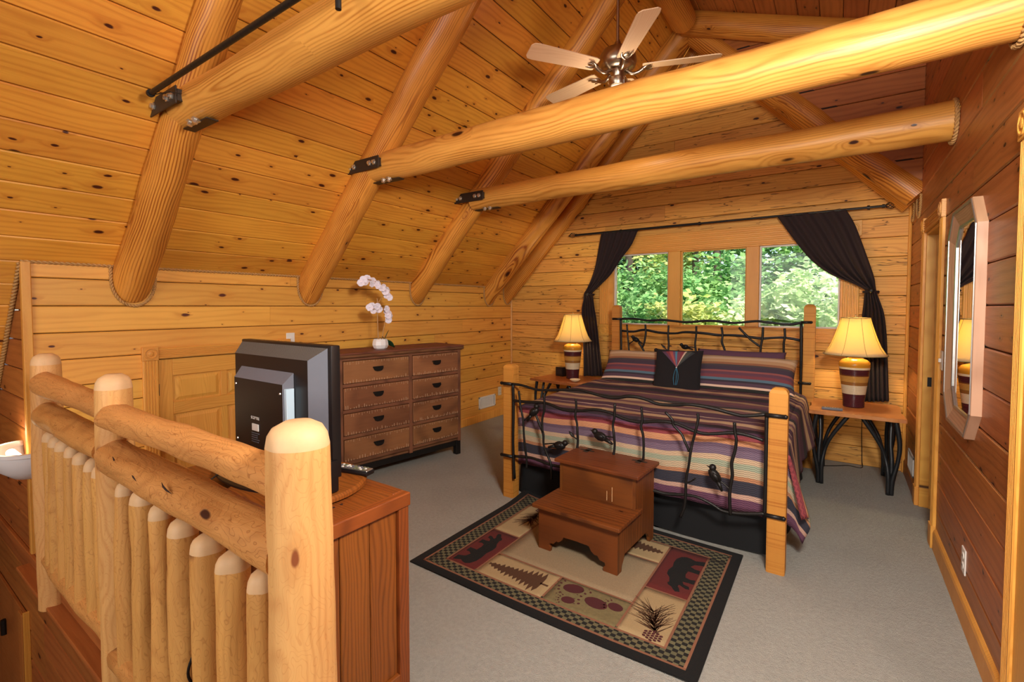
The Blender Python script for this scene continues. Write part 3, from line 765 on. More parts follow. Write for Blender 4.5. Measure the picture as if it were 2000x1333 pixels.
vboard('top_edge', CX0, CX1-.03, CY1-.05, CY1+.006, CZ-.05, CZ+.003, 'console', cs, .004, 'x')
vboard('stile', CX1-.03, CX1+.004, CY1-.05, CY1, 0, CZ-.05, 'console', cs)
vboard('stile', CX1-.03, CX1+.004, CY0, CY0+.05, 0, CZ-.05, 'console', cs)
vboard('bottom_rail', CX1-.03, CX1+.003, CY0+.05, CY1-.05, 0, .07, 'console', cs, .003, 'y')
yy = CY1-.05
while yy > CY0+.06:
    a = max(yy-.128, CY0+.05); vboard('side_plank', CX1-.03, CX1-.012, a+.0015, yy-.0015, .07, CZ-.05, 'console', cs, .003); yy = a
vboard('back_panel', CX0, CX1-.03, CY0, CY0+.02, 0, CZ-.045, 'console', cs); vboard('front_panel', CX0, CX1-.03, CY1-.03, CY1-.005, 0, CZ-.05, 'console', cs); vboard('side_panel', CX0, CX0+.02, CY0+.02, CY1-.03, 0, CZ-.045, 'console', cs)
for k in range(9):
    MB().lathe([(.006, 0), (.006, .0012), (0, .0014)], 8).build('scuff', 'dark', cs, loc=(-1.52-.0*k, .80+k*.034, CZ))
sw = tag(MB().lathe([(.0, 0), (.25, 0), (.262, .006), (.262, .018), (.25, .026), (0, .026)], 48).build('swivel_board', 'console', None, (-1.80, 1.075, CZ+.004), smooth=True, angle=30), 'round reddish wooden swivel board under the television', 'turntable')

TX, TY = -1.865, 1.07
tv = empty('television', (-.085, 0, 0), 'flat television seen from behind, black with light painted grey on its bevels, on the console', 'television')
tz0, tz1, tx0, tx1 = .862, 1.372, -2.165, -1.490
b = MB(); b.box(tx0, tx1, 1.075, 1.115, tz0, tz1, .006, None, 2); b.build('screen_frame', 'blkpl', tv, smooth=True, angle=40)
b = MB(); b.box(tx0+.02, tx1-.02, 1.113, 1.118, tz0+.03, tz1-.02); b.build('screen', 'dark', tv)
def frustum(x0, x1, z0, z1, yb, yf, ix, izt, izb, ir=None):
    ir = ix if ir is None else ir
    b = MB(); V = [b.bm.verts.new(p) for p in ((x0, yb, z0), (x1, yb, z0), (x1, yb, z1), (x0, yb, z1), (x0+ix, yf, z0+izb), (x1-ir, yf, z0+izb), (x1-ir, yf, z1-izt), (x0+ix, yf, z1-izt))]
    fs = [b.bm.faces.new([V[k] for k in q]) for q in ((0, 1, 2, 3), (4, 5, 6, 7), (0, 1, 5, 4), (1, 2, 6, 5), (2, 3, 7, 6), (3, 0, 4, 7))]
    fs[3].material_index = 1; fs[4].material_index = 2  # right face paler: light falling on that bevel is put into its colour
    me = b.mesh('shell'); return me
t = NT('vent_plastic'); tc = t.n('TexCoord'); ck = t.n('TexChecker'); ck.inputs['Scale'].default_value = 260; t.l(tc.outputs['Object'], ck.inputs[0])
t.l(t.mix(ck.outputs[1], srgb('#6c6a66'), srgb('#1b1a1a')), t.b.inputs['Base Color']); t.b.inputs['Roughness'].default_value = .5; M['ventpl'] = t.m
me = frustum(tx0+.005, tx1-.018, tz0+.005, tz1-.008, 1.078, 1.030, .03, .05, .03, .065)
for k in ('blkpl', 'greypl', 'ventpl'): me.materials.append(M[k])
link('back_shell', me, None, tv)
me = frustum(-2.075, -1.668, tz0+.01, 1.262, 1.032, .992, .015, .045, .0, .015)
for k in ('blkpl', 'greypl', 'greypl'): me.materials.append(M[k])
link('electronics_hump', me, None, tv)
MB().box(-1.679, -1.662, .996, 1.028, .90, 1.20, .001).build('port_panel', plain('port_panel_blue', '#b9cfdd', .4), tv)
for y, z, r_ in ((1.008, 1.075, .007), (1.008, 1.02, .004)): MB().tube([(-1.667, y, z), (-1.657, y, z)], r_, 10).build('port', 'blkpl', tv)
MB().box(-1.669, -1.659, 1.002, 1.012, .975, 1.005, .001).build('port', 'blkpl', tv); MB().box(-1.669, -1.659, 1.016, 1.022, .93, 1.0, .001).build('port', plain('port_red', '#b03a3a', .5), tv)
for x, z in ((-2.045, 1.19), (-1.70, 1.18), (-2.04, .955)): MB().lathe([(.005, 0), (.004, .003), (0, .0035)], 8).build('screw', 'bolt', tv, None, Matrix.Translation((x, .992, z)) @ Matrix.Rotation(R(90), 4, 'X'))
def text(s_, size, mat, parent, mtx, name='lettering', ext=.0004):
    c = bpy.data.curves.new(name, 'FONT'); c.body = s_; c.size = size; c.extrude = ext; c.align_x = 'CENTER'
    o = bpy.data.objects.new(name, c); COL.objects.link(o); dg = bpy.context.evaluated_depsgraph_get()
    me = bpy.data.meshes.new_from_object(o.evaluated_get(dg)); bpy.data.objects.remove(o); me.materials.clear()
    return link(name, me, mat, parent, None, mtx)
def face_y(x, y, z): return Matrix(((1, 0, 0, x), (0, 0, -1, y), (0, 1, 0, z), (0, 0, 0, 1)))
text('SCEPTRE', .017, 'white', tv, face_y(-1.89, .9905, 1.055))
MB().box(-1.915, -1.865, .9895, .992, 1.008, 1.036).build('label', 'white', tv)
for k in range(5): MB().box(-1.92, -1.86+random.uniform(-.02, 0), .9897, .992, .996-k*.009, .999-k*.009).build('label_line', 'greypl', tv)
MB().box(-1.94, -1.80, 1.03, 1.075, .80, .90, .006).build('stand_neck', 'blkpl', tv)
MB().lathe([(0, 0), (.30, 0), (.30, .008), (.27, .016), (0, .018)], 40).build('stand_base', 'blkpl', tv, None, Matrix.Translation((-1.90, 1.03, CZ+.03)) @ Matrix.Diagonal((1, .48, 1, 1)), smooth=True, angle=30)
MB().tube([(-2.0, .98, .90), (-2.02, .94, .85), (-2.05, .85, CZ+.01), (-2.06, .74, CZ+.006)], .003, 6, smooth=5).build('cable', 'iron', tv)
MB().box(-1.488, -1.476, 1.02, 1.05, .955, .995, .001).build('sticker', 'white', tv)
mb_ = empty('media_box', (-.03, 0, 0), 'slim upright black box with small buttons beside the television edge', 'device')
MB().box(-1.560, -1.535, 1.035, 1.095, CZ+.033, .935, .006, None, 2).build('case', 'blkpl', mb_, smooth=True, angle=40)
for k in range(6): MB().lathe([(.0035, 0), (.0035, .0015), (0, .002)], 8).build('button', 'greypl', mb_, None, Matrix.Translation((-1.535, 1.055, .83+k*.014)) @ Matrix.Rotation(R(90), 4, 'Y'))
rc = empty('remote_control', (-1.70, 1.262, CZ+.031), 'silver and black remote control lying on the round swivel board', 'remote control', rz=R(12))
MB().box(-.09, .09, -.024, .024, 0, .018, .006, None, 2).build('case', 'blkpl', rc, smooth=True, angle=40); MB().box(-.087, .087, -.022, .022, .016, .022, .003).build('face', 'silver', rc)
for i in range(9):
    for j in range(3): MB().box(-.07+i*.016, -.061+i*.016, -.016+j*.0125, -.007+j*.0125, .021, .0245, .001).build('button', random.choice(['greypl', 'white', 'rugsage']), rc)
c = tag(MB().tube([(-1.46, .635, .78), (-1.52, .66, .70), (-1.545, .635, .60), (-1.55, .60, .52), (-1.562, .575, .44), (-1.568, .60, .36), (-1.57, .64, .2), (-1.57, .66, .012)], .004, 8, smooth=6).build('power_cord', 'iron', smooth=True),
        'black power cord looping out between two balusters of the log railing', 'cord')

# ------------------------------------------------------------------ dresser and orchid
FR = Vector((-3.20, 3.68, 0)); FL = Vector((-3.42, 2.40, 0)); dd = (FL-FR).normalized(); ang = math.atan2(dd.y, dd.x)
dr = empty('dresser', FR, 'rustic eight drawer dresser with dark legs against the plank wall', 'dresser', rz=ang)   # local x runs towards the left end, local y away from the wall side
LW = (FL-FR).length; DP = .44
def dvert(name, x0, x1, y0, y1, z0, z1, mat, parent, bev=.003, vert=False, loc=None):
    if vert: return MB().box(0, z1-z0, 0, y1-y0, 0, x1-x0, bev).build(name, mat, parent, None, Matrix(((0, 0, 1, x0), (0, 1, 0, y0), (1, 0, 0, z0), (0, 0, 0, 1))))
    return MB().box(0, x1-x0, 0, y1-y0, 0, z1-z0, bev).build(name, mat, parent, None, Matrix.Translation((x0, y0, z0)))
# front face lies at local y = 0, body at local y in [-DP, 0]  (wall side: -y)
sgn = 1 if (Matrix.Rotation(ang, 3, 'Z') @ Vector((0, 1, 0))).x > 0 else -1
def Y(a, b_): return (a, b_) if sgn > 0 else (-b_, -a)
def dpart(name, x0, x1, ya, yb, z0, z1, mat, parent=None, bev=.003, vert=False):
    y0, y1 = Y(ya, yb); return dvert(name, x0, x1, y0, y1, z0, z1, mat, parent or dr, bev, vert)
dpart('top', -.03, LW+.03, -DP-.01, .03, 1.085, 1.112, 'dressfr', bev=.008)
for k in range(6): dpart('top_plank', -.03, LW+.03, -DP-.01+k*.0800, -DP-.01+k*.0800+.078, 1.111, 1.126+random.uniform(-.002, .002), 'dresstop', bev=.004)
dpart('carcass', .02, LW-.02, -DP, -.025, .14, 1.085, 'dressfr', bev=.002)
for x0, x1 in ((0, .035), (LW-.035, LW), (.582, .618)): dpart('stile', x0, x1, -.03, .006, .14, 1.085, 'dressfr', vert=True)
zs = [.205, .425, .645, .865, 1.085]
for z in zs[:-1]: dpart('rail', .035, LW-.035, -.03, .004, z-.03, z, 'dressfr')
dpart('rail', .035, LW-.035, -.03, .004, 1.06, 1.085, 'dressfr')
for x in (0, LW-.055):
    for ya in (-.055, -DP): dpart('leg', x, x+.055, ya, ya+.055, 0, .14, 'iron')
dpart('apron', .03, LW-.03, -.045, -.012, .09, .14, 'iron')
t = NT('drawer_front'); tc = t.n('TexCoord'); x, y, z = t.sep(tc.outputs['Object'])
M['dfront'] = M['dresser']
for ci, (x0, x1) in enumerate(((.040, .578), (.622, LW-.04))):
    for ri in range(4):
        z0, z1 = zs[ri]+.004, (zs[ri+1]-.034 if ri < 3 else 1.056)
        dw = dpart('drawer', x0, x1, -.03, .012, z0, z1, 'dresser', bev=.004)
        W_, H_ = x1-x0, z1-z0; fy = .042 if sgn > 0 else 0; fs = sgn
        n_ = 26
        b = MB()
        for k in range(n_):     # hatchet-cut ticks along the edges
            xx = W_*(k+.5)/n_+random.uniform(-.005, .005); h1 = random.uniform(.008, .035); h2 = random.uniform(.008, .03)
            ya, yb = (fy, fy+.0012) if fs > 0 else (fy-.0012, fy)
            b.box(xx-.0017, xx+.0017, ya, yb, .002, h1); b.box(xx-.001, xx+.001, ya, yb, H_-h2, H_-.002)
        o = b.build('edge_ticks', plain('tick_pale', '#c9a888', .7) if 'tick' not in M else M['tick'], dw); M['tick'] = o.data.materials[0]; o['kind'] = 'stuff'
        b = MB(); cx_, cz_ = W_/2, H_*.55
        prof = [(-.045, .012), (.045, .012), (.045, .004), (.036, -.012), (.018, -.02), (-.018, -.02), (-.036, -.012), (-.045, .004)]
        ya, yb = (fy, fy+.014) if fs > 0 else (fy-.014, fy)
        b.prism([(cx_+p[0], cz_+p[1]) for p in prof], 1, ya, yb)
        b.box(cx_-.052, cx_+.052, min(ya, yb), max(ya, yb)-.008 if fs > 0 else max(ya, yb), cz_+.010, cz_+.022, .002)
        b.build('cup_pull', 'iron', dw)

op = empty('potted_orchid', (-3.50, 2.905, 1.125), 'white orchid in a small white pot standing on the dresser', 'plant')
b = MB(); b.lathe([(0, 0), (.045, 0), (.062, .012), (.074, .04), (.070, .075), (.060, .095), (.054, .095), (.062, .07), (0, .06)], 10); b.build('pot', 'ceramic', op)
def opt(y, z): return (random.uniform(-.015, .015), y-2.905, z-1.125)
s1 = [(-.0, -.01, .06), (.0, -.03, .25), (0, -.02, .42), (.01, .035, .50), (.02, .02, .56), (.03, -.08, .62), (.03, -.19, .635), (.03, -.25, .60)]
s2 = [(0, .01, .06), (.0, .05, .22), (.0, .09, .36), (.0, .06, .38), (.02, -.02, .375), (.03, -.11, .37)]
MB().tube(s1, .0035, 6, smooth=5).build('flower_stem', 'stem', op); MB().tube(s2, .0035, 6, smooth=5).build('flower_stem', 'stem', op)
MB().tube([(0, -.025, .05), (0, -.03, .47)], .004, 6).build('support_stick', 'stem', op)
def flower_me():
    b = MB()
    for k in range(5):
        a = 2*PI*k/5+PI/2; w_ = .017 if k in (0, 2, 3) else .023; L_ = .034
        m = Matrix.Rotation(a, 4, 'Z')
        pts = [(0, 0, 0), (L_*.4, w_*.75, .004), (L_*.75, w_, .008), (L_, w_*.3, .004), (L_, -w_*.3, .004), (L_*.75, -w_, .008), (L_*.4, -w_*.75, .004)]
        vs = [b.bm.verts.new(m @ Vector(p)) for p in pts]; vb = [b.bm.verts.new(m @ (Vector(p)-Vector((0, 0, .0015)))) for p in pts]
        b.bm.faces.new(vs); b.bm.faces.new(vb[::-1])
        for i in range(7): b.bm.faces.new((vs[i], vb[i], vb[(i+1) % 7], vs[(i+1) % 7]))
    b.ico((0, 0, .008), .006, 1); me = b.mesh('flower'); me.materials.append(M['petal']); return me
fme = flower_me()
fl = [(-.26, .60), (-.235, .63), (-.20, .615), (-.17, .645), (-.14, .60), (-.11, .625), (-.085, .585), (-.05, .60), (-.03, .56), (0, .57), (.01, .53), (.035, .545), (.045, .50), (.06, .48),
      (-.15, .385), (-.12, .40), (-.115, .36), (-.08, .395), (-.05, .37), (.02, .37), (.045, .35), (.04, .31), (.075, .30), (.055, .27), (.07, .33)]
for y, z in fl:
    m = Matrix.Translation((random.uniform(.01, .05), y+.02, z)) @ Vector((1, random.uniform(-.7, .2), random.uniform(-.3, .5))).to_track_quat('Z', 'Y').to_matrix().to_4x4() @ Matrix.Rotation(random.uniform(0, 6), 4, 'Z')
    link('flower', fme, None, op, None, m)
for (y, z, a, l_) in ((.10, .13, 1.15, .13), (.10, -.0, -.35, .13), (-.02, .12, 1.9, .07)):
    b = MB()
    n_ = 8
    def lf(u, v, a=a, l_=l_):
        w_ = .03*math.sin(PI*min(.98, u+.03))**.7; dx = math.cos(a); dz = math.sin(a)
        return (.03+(v-.5)*2*w_*.8, .02+dx*l_*u+(v-.5)*2*w_*.5*-dz, .085+dz*l_*u+(v-.5)*2*w_*.5*dx-.03*u*u)
    b.grid(n_, 4, lf); o = b.build('leaf', 'leaf', op, smooth=True); md = o.modifiers.new('s', 'SOLIDIFY'); md.thickness = .003

# ------------------------------------------------------------------ wall fittings
e = plate(None, (XK+.001, 2.255, 1.235), (1, 0, 0), .075, .118, 'white'); tag(e, 'white light switch on the plank wall above the television', 'switch')
e = plate(None, (XK+.001, 5.285, .345), (1, 0, 0), .075, .118, 'ivory', 'outlet'); tag(e, 'ivory wall outlet beside the left foot post of the bed', 'outlet')
e = plate(None, (XR-.001, 3.86, 1.19), (-1, 0, 0), .075, .118, 'white'); tag(e, 'white light switch beside the doorway and the mirror', 'switch')
e = plate(None, (XR-.001, 3.085, .29), (-1, 0, 0), .078, .122, 'white', 'outlet'); tag(e, 'white wall outlet low on the right wall above the baseboard', 'outlet')
def register(name, c, n, w_, h_, lab, mat='white'):
    n = Vector(n); up = Vector((0, 0, 1)); sd = up.cross(n); m = Matrix((sd, up, n)).transposed().to_4x4(); m.translation = Vector(c)
    e = empty(name, (0, 0, 0), lab, 'vent'); e.matrix_world = m
    b = MB(); b.box(-w_/2, w_/2, -h_/2, -h_/2+.02, 0, .01, .002); b.box(-w_/2, w_/2, h_/2-.02, h_/2, 0, .01, .002); b.box(-w_/2, -w_/2+.02, -h_/2, h_/2, 0, .01, .002); b.box(w_/2-.02, w_/2, -h_/2, h_/2, 0, .01, .002); b.build('frame', mat, e)
    MB().box(-w_/2+.01, w_/2-.01, -h_/2+.01, h_/2-.01, 0, .001).build('backing', 'greypl', e)
    n_ = int((w_-.05)/.016)
    for k in range(n_): MB().box(-.0045, .0045, -h_/2+.02, h_/2-.02, .002, .008).build('slat', mat, e, loc=(-w_/2+.03+k*.016, 0, 0))
register('wall_register', (XK+.001, 5.0, .245), (1, 0, 0), .36, .16, 'white floor-level wall vent on the plank wall beyond the dresser')
register('wall_register', (XR-.001, 5.12, .21), (-1, 0, 0), .34, .17, 'white wall vent between the doorway and right nightstand')

# sconce on the stairwell wall
sc = empty('wall_sconce', (-3.98, YS-.002, .74), 'white half bowl wall sconce glowing upward on the stairwell wall', 'sconce')
sc.location = (-3.83, YS-.002, .66)
b = MB(); prof = [(.02, -.13), (.10, -.11), (.17, -.06), (.205, .0), (.21, .03), (.225, .035), (.225, .055), (.20, .055), (.19, .03)]
rings = []
for r_, z in prof: rings.append([b.bm.verts.new((r_*math.cos(PI+PI*k/24), r_*math.sin(PI+PI*k/24)*.8, z)) for k in range(25)])
for a, c in zip(rings, rings[1:]):
    for k in range(24): b.bm.faces.new((a[k], a[k+1], c[k+1], c[k]))
o = b.build('bowl', 'ceramic', sc, smooth=True, angle=40); md = o.modifiers.new('s', 'SOLIDIFY'); md.thickness = .006
t = NT('sconce_glow'); em = t.n('Emission'); em.inputs[0].default_value = (1, .86, .62, 1); em.inputs[1].default_value = 9; t.l(em.outputs[0], t.out.inputs[0]); M['glow'] = t.m
MB().tube([(-.08, -.07, .02), (.08, -.07, .02)], .022, 12).build('bulb', 'glow', sc, smooth=True)
ls_ = light('sconce_light', 'POINT', (-4.02, YS-.10, .76), (0, 0, 0), 1.2, (1, .8, .5)); ls_.data.shadow_soft_size = .05

# mirror on the right wall
mi = empty('wall_mirror', (XR, 0, 0), 'tall octagonal mirror in a wood and silver frame on the right wall', 'mirror')
def octa(y0, y1, z0, z1, cy, cz): return [(y0+cy, z0), (y1-cy, z0), (y1, z0+cz), (y1, z1-cz), (y1-cy, z1), (y0+cy, z1), (y0, z1-cz), (y0, z0+cz)]
MY0, MY1, MZ0, MZ1 = 2.862, 3.52, .905, 2.02
M['washed'] = wood('washed_frame', '#b98f70', '#8a5f42', lines=60, contrast=.6, knots=0, tint=.05)
def ring(name, o0, o1, xo, xi, xb, mat, parent):
    """mitred frame ring: outer outline at depth xo, inner at xi, back at xb (distance from wall)"""
    n = 8; out = []
    for k in range(n):
        b = MB(); k2 = (k+1) % n
        P = [(-xb, *o0[k]), (-xo, *o0[k]), (-xi, *o1[k]), (-xb, *o1[k])]; Q = [(-xb, *o0[k2]), (-xo, *o0[k2]), (-xi, *o1[k2]), (-xb, *o1[k2])]
        c = (Vector(P[1])+Vector(Q[1]))/2; dl = (Vector(Q[1])-Vector(P[1])).normalized(); nn = Vector((-1, 0, 0)); w_ = nn.cross(dl)
        m = Matrix((dl, w_, nn)).transposed().to_4x4(); m.translation = c; mi_ = m.inverted()
        A = [b.bm.verts.new(mi_ @ Vector(p)) for p in P]; B = [b.bm.verts.new(mi_ @ Vector(p)) for p in Q]
        b.bm.faces.new(A); b.bm.faces.new(B[::-1])
        for i in range(4): b.bm.faces.new((A[i], B[i], B[(i+1) % 4], A[(i+1) % 4]))
        b.build(name, mat, parent, None, m)
def oc(i): return octa(MY0+i, MY1-i, MZ0+i, MZ1-i, .115-i*.4, .13-i*.4)
ring('frame_piece', oc(0), oc(.006), .036, .038, 0, 'washed', mi)
ring('bead', oc(.006), oc(.020), .042, .040, 0, 'silver', mi)
ring('frame_piece', oc(.020), oc(.085), .037, .016, .0, 'washed', mi)
ring('bead', oc(.085), oc(.097), .021, .019, .0, 'silver', mi)
b = MB(); b.prism(oc(.095), 0, -.014, -.010); b.build('mirror_pane', 'mirror', mi)

# ------------------------------------------------------------------ curtains
CURT = {
 'Rl':[(-0.54, 2.432), (-0.411, 2.224), (-0.301, 2.057), (-0.195, 1.929), (-0.063, 1.821), (0.079, 1.748), (0.188, 1.679), (0.19, 1.629), (0.185, 1.529), (0.178, 1.413), (0.192, 1.23), (0.207, 0.633)],
 'Rr':[(0.03, 2.43), (0.094, 2.298), (0.152, 2.127), (0.209, 1.942), (0.252, 1.792), (0.267, 1.694), (0.275, 1.644), (0.289, 1.603), (0.332, 1.459), (0.354, 1.283), (0.367, 1.073), (0.387, 0.654)],
 'Lr':[(-1.979, 2.419), (-2.054, 2.256), (-2.165, 2.114), (-2.301, 1.926), (-2.441, 1.799), (-2.557, 1.701), (-2.566, 1.668), (-2.549, 1.623), (-2.524, 1.488), (-2.498, 1.354), (-2.44, 0.885), (-2.409, 0.655)],
 'Ll':[(-2.458, 2.44), (-2.493, 2.267), (-2.54, 2.025), (-2.6, 1.848), (-2.648, 1.737), (-2.668, 1.696), (-2.666, 1.669), (-2.68, 1.601), (-2.71, 1.487), (-2.701, 1.259), (-2.687, 1.008), (-2.679, 0.632)],
}
def interp(P, t):
    f = t*(len(P)-1); i = min(int(f), len(P)-2); u = f-i
    p0 = P[max(i-1, 0)]; p1 = P[i]; p2 = P[i+1]; p3 = P[min(i+2, len(P)-1)]
    return [.5*((2*p1[k])+(-p0[k]+p2[k])*u+(2*p0[k]-5*p1[k]+4*p2[k]-p3[k])*u*u+(-p0[k]+3*p1[k]-3*p2[k]+p3[k])*u**3) for k in (0, 1)]
def curtain(A, B_, lab, sd):
    def fn(u, v):
        a = interp(A, v); c = interp(B_, v); w_ = math.hypot(a[0]-c[0], a[1]-c[1])
        tie = math.exp(-((v-.56)/.07)**2)
        amp = .012+.010*min(1, v*2)+.012*tie
        fy = math.sin(u*2*PI*5.5+sd+v*1.2)*amp+math.sin(u*2*PI*2.3+sd*2+v*2)*amp*.5
        return (a[0]+(c[0]-a[0])*u, 5.475+fy-.03*tie*(1-abs(2*u-1)), a[1]+(c[1]-a[1])*u)
    b = MB(); b.grid(90, 80, fn)
    o = b.build('curtain', 'curtain', smooth=True); md = o.modifiers.new('s', 'SOLIDIFY'); md.thickness = .004
    return tag(o, lab, 'curtain', 'tied back curtains')
curtain(CURT['Ll'], CURT['Lr'], 'narrower dark curtain tied back at the left of the window', 1.)
curtain(CURT['Rl'], CURT['Rr'], 'wide dark curtain swept to the right of the window behind the lamp', 2.4)
for x, z, lab in ((-2.61, 1.68, 'dark holdback knob gathering the left curtain'), (.235, 1.665, 'dark holdback knob gathering the right curtain')):
    e = empty('holdback', (x, YB, z), lab, 'holdback')
    MB().tube([(0, 0, 0), (0, -.155, 0)], .006, 8).build('stem', 'iron', e)
    MB().lathe([(0, 0), (.02, .002), (.026, .01), (.02, .02), (0, .026)], 16).build('knob', 'iron', e, None, Matrix.Translation((0, -.15, 0)) @ Matrix.Rotation(R(90), 4, 'X'), smooth=True, angle=50)
    b = MB(); b.tube([(.055*math.cos(2*PI*k/20), -.09+.055*math.sin(2*PI*k/20), -.01) for k in range(21)], .011, 6, cap=False); b.build('tie', 'curtain', e)
e = empty('curtain_rod', (0, 0, 0), 'long dark curtain rod with twisted cage finials above the window', 'curtain rod')
RZ = 2.432
MB().tube([(-2.79, 5.475, RZ), (.30, 5.475, RZ)], .011, 12).build('rod', 'iron', e, smooth=True, angle=50)
MB().tube([(-2.79, 5.475, RZ), (-1.29, 5.475, RZ)], .0135, 12).build('rod_sleeve', 'iron', e, smooth=True, angle=50)
for x in (-2.2, -1.29, .2):
    MB().tube([(x, YB, RZ+.01), (x, 5.475, RZ+.0)], .007, 8).build('bracket', 'iron', e); MB().tube([(x-.01, 5.475, RZ), (x+.01, 5.475, RZ)], .019, 14).build('collar', 'iron', e)
for x, s_ in ((-2.79, -1), (.30, 1)):
    MB().tube([(x-.0, 5.475, RZ), (x+s_*.02, 5.475, RZ)], .017, 12).build('collar', 'iron', e)
    for k in range(6):
        pts = []
        for i in range(11):
            t_ = i/10; rr = .026*math.sin(PI*t_)**.8+.004; a = 2*PI*k/6+t_*PI*.9
            pts.append((x+s_*(.02+.085*t_), 5.475+rr*math.cos(a), RZ+rr*math.sin(a)))
        MB().tube(pts, .003, 5).build('finial_wire', 'iron', e)
    MB().tube([(x+s_*.10, 5.475, RZ), (x+s_*.125, 5.475, RZ)], [.010, .002], 8).build('finial_tip', 'iron', e)
FOOT = {
 'top':[(-2.092, 0.916), (-2.0, 0.913), (-1.854, 0.893), (-1.685, 0.91), (-1.539, 0.925), (-1.455, 0.921), (-1.332, 0.902), (-1.241, 0.9), (-1.14, 0.923), (-1.042, 0.915), (-0.948, 0.891), (-0.834, 0.899), (-0.758, 0.913), (-0.632, 0.906), (-0.501, 0.885), (-0.443, 0.882), (-0.332, 0.905)],
 'mid':[(-2.084, 0.786), (-1.967, 0.789), (-1.791, 0.799), (-1.64, 0.77), (-1.51, 0.777), (-1.399, 0.8), (-1.292, 0.795), (-1.189, 0.766), (-1.077, 0.757), (-0.923, 0.784), (-0.833, 0.779), (-0.724, 0.75), (-0.64, 0.746), (-0.5, 0.773), (-0.413, 0.768), (-0.343, 0.752)],
 'low':[(-2.067, 0.35), (-1.917, 0.363), (-1.728, 0.344), (-1.451, 0.352), (-1.185, 0.332), (-0.976, 0.323), (-0.895, 0.318), (-0.783, 0.337), (-0.697, 0.34), (-0.613, 0.315), (-0.552, 0.292), (-0.453, 0.3), (-0.322, 0.333)],
 'A':[(-2.025, 0.869), (-2.016, 0.793), (-2.008, 0.746), (-1.983, 0.651), (-1.975, 0.541), (-1.963, 0.432), (-1.953, 0.35), (-1.95, 0.281)],
 'B':[(-1.799, 0.879), (-1.795, 0.812), (-1.799, 0.744), (-1.814, 0.674), (-1.809, 0.58)],
 'C':[(-1.87, 0.708), (-1.838, 0.644), (-1.806, 0.567), (-1.798, 0.487), (-1.767, 0.411), (-1.736, 0.35), (-1.725, 0.244)],
 'E':[(-1.534, 0.861), (-1.531, 0.803), (-1.538, 0.738), (-1.526, 0.688), (-1.52, 0.624), (-1.519, 0.56), (-1.522, 0.468), (-1.507, 0.315), (-1.514, 0.236)],
 'F':[(-1.241, 0.863), (-1.242, 0.777), (-1.255, 0.713), (-1.245, 0.653), (-1.241, 0.568), (-1.248, 0.467), (-1.233, 0.322), (-1.24, 0.221)],
 'G':[(-1.058, 0.86), (-1.05, 0.778), (-1.058, 0.73), (-1.042, 0.672), (-1.038, 0.554), (-1.047, 0.433), (-1.036, 0.292), (-1.045, 0.218)],
 'H':[(-0.901, 0.85), (-0.855, 0.805), (-0.849, 0.771), (-0.799, 0.722), (-0.777, 0.68), (-0.749, 0.622)],
 'I':[(-0.704, 0.864), (-0.701, 0.826), (-0.713, 0.757), (-0.733, 0.676), (-0.743, 0.607), (-0.753, 0.526), (-0.768, 0.443), (-0.77, 0.329), (-0.777, 0.259), (-0.798, 0.196)],
 'J':[(-0.496, 0.838), (-0.492, 0.78), (-0.484, 0.738), (-0.49, 0.673), (-0.507, 0.595), (-0.503, 0.52), (-0.514, 0.442), (-0.515, 0.377), (-0.51, 0.281)],
 'tA':[(-1.975, 0.646), (-1.934, 0.686), (-1.899, 0.725)],
 'tC':[(-1.791, 0.495), (-1.729, 0.509), (-1.684, 0.519)],
 'tE':[(-1.566, 0.601), (-1.544, 0.584), (-1.52, 0.572)],
 'tF':[(-1.245, 0.629), (-1.291, 0.631), (-1.324, 0.626)],
 'tI':[(-0.711, 0.461), (-0.736, 0.437), (-0.77, 0.414)],
 'tJ':[(-0.59, 0.48), (-0.554, 0.464), (-0.516, 0.436)],
 'bars':[(-2.087, 0.919), (-2.084, 0.736), (-2.084, 0.454), (-2.075, 0.171)],
 'barr':[(-0.33, 0.907), (-0.329, 0.742), (-0.329, 0.483), (-0.331, 0.305)],
}
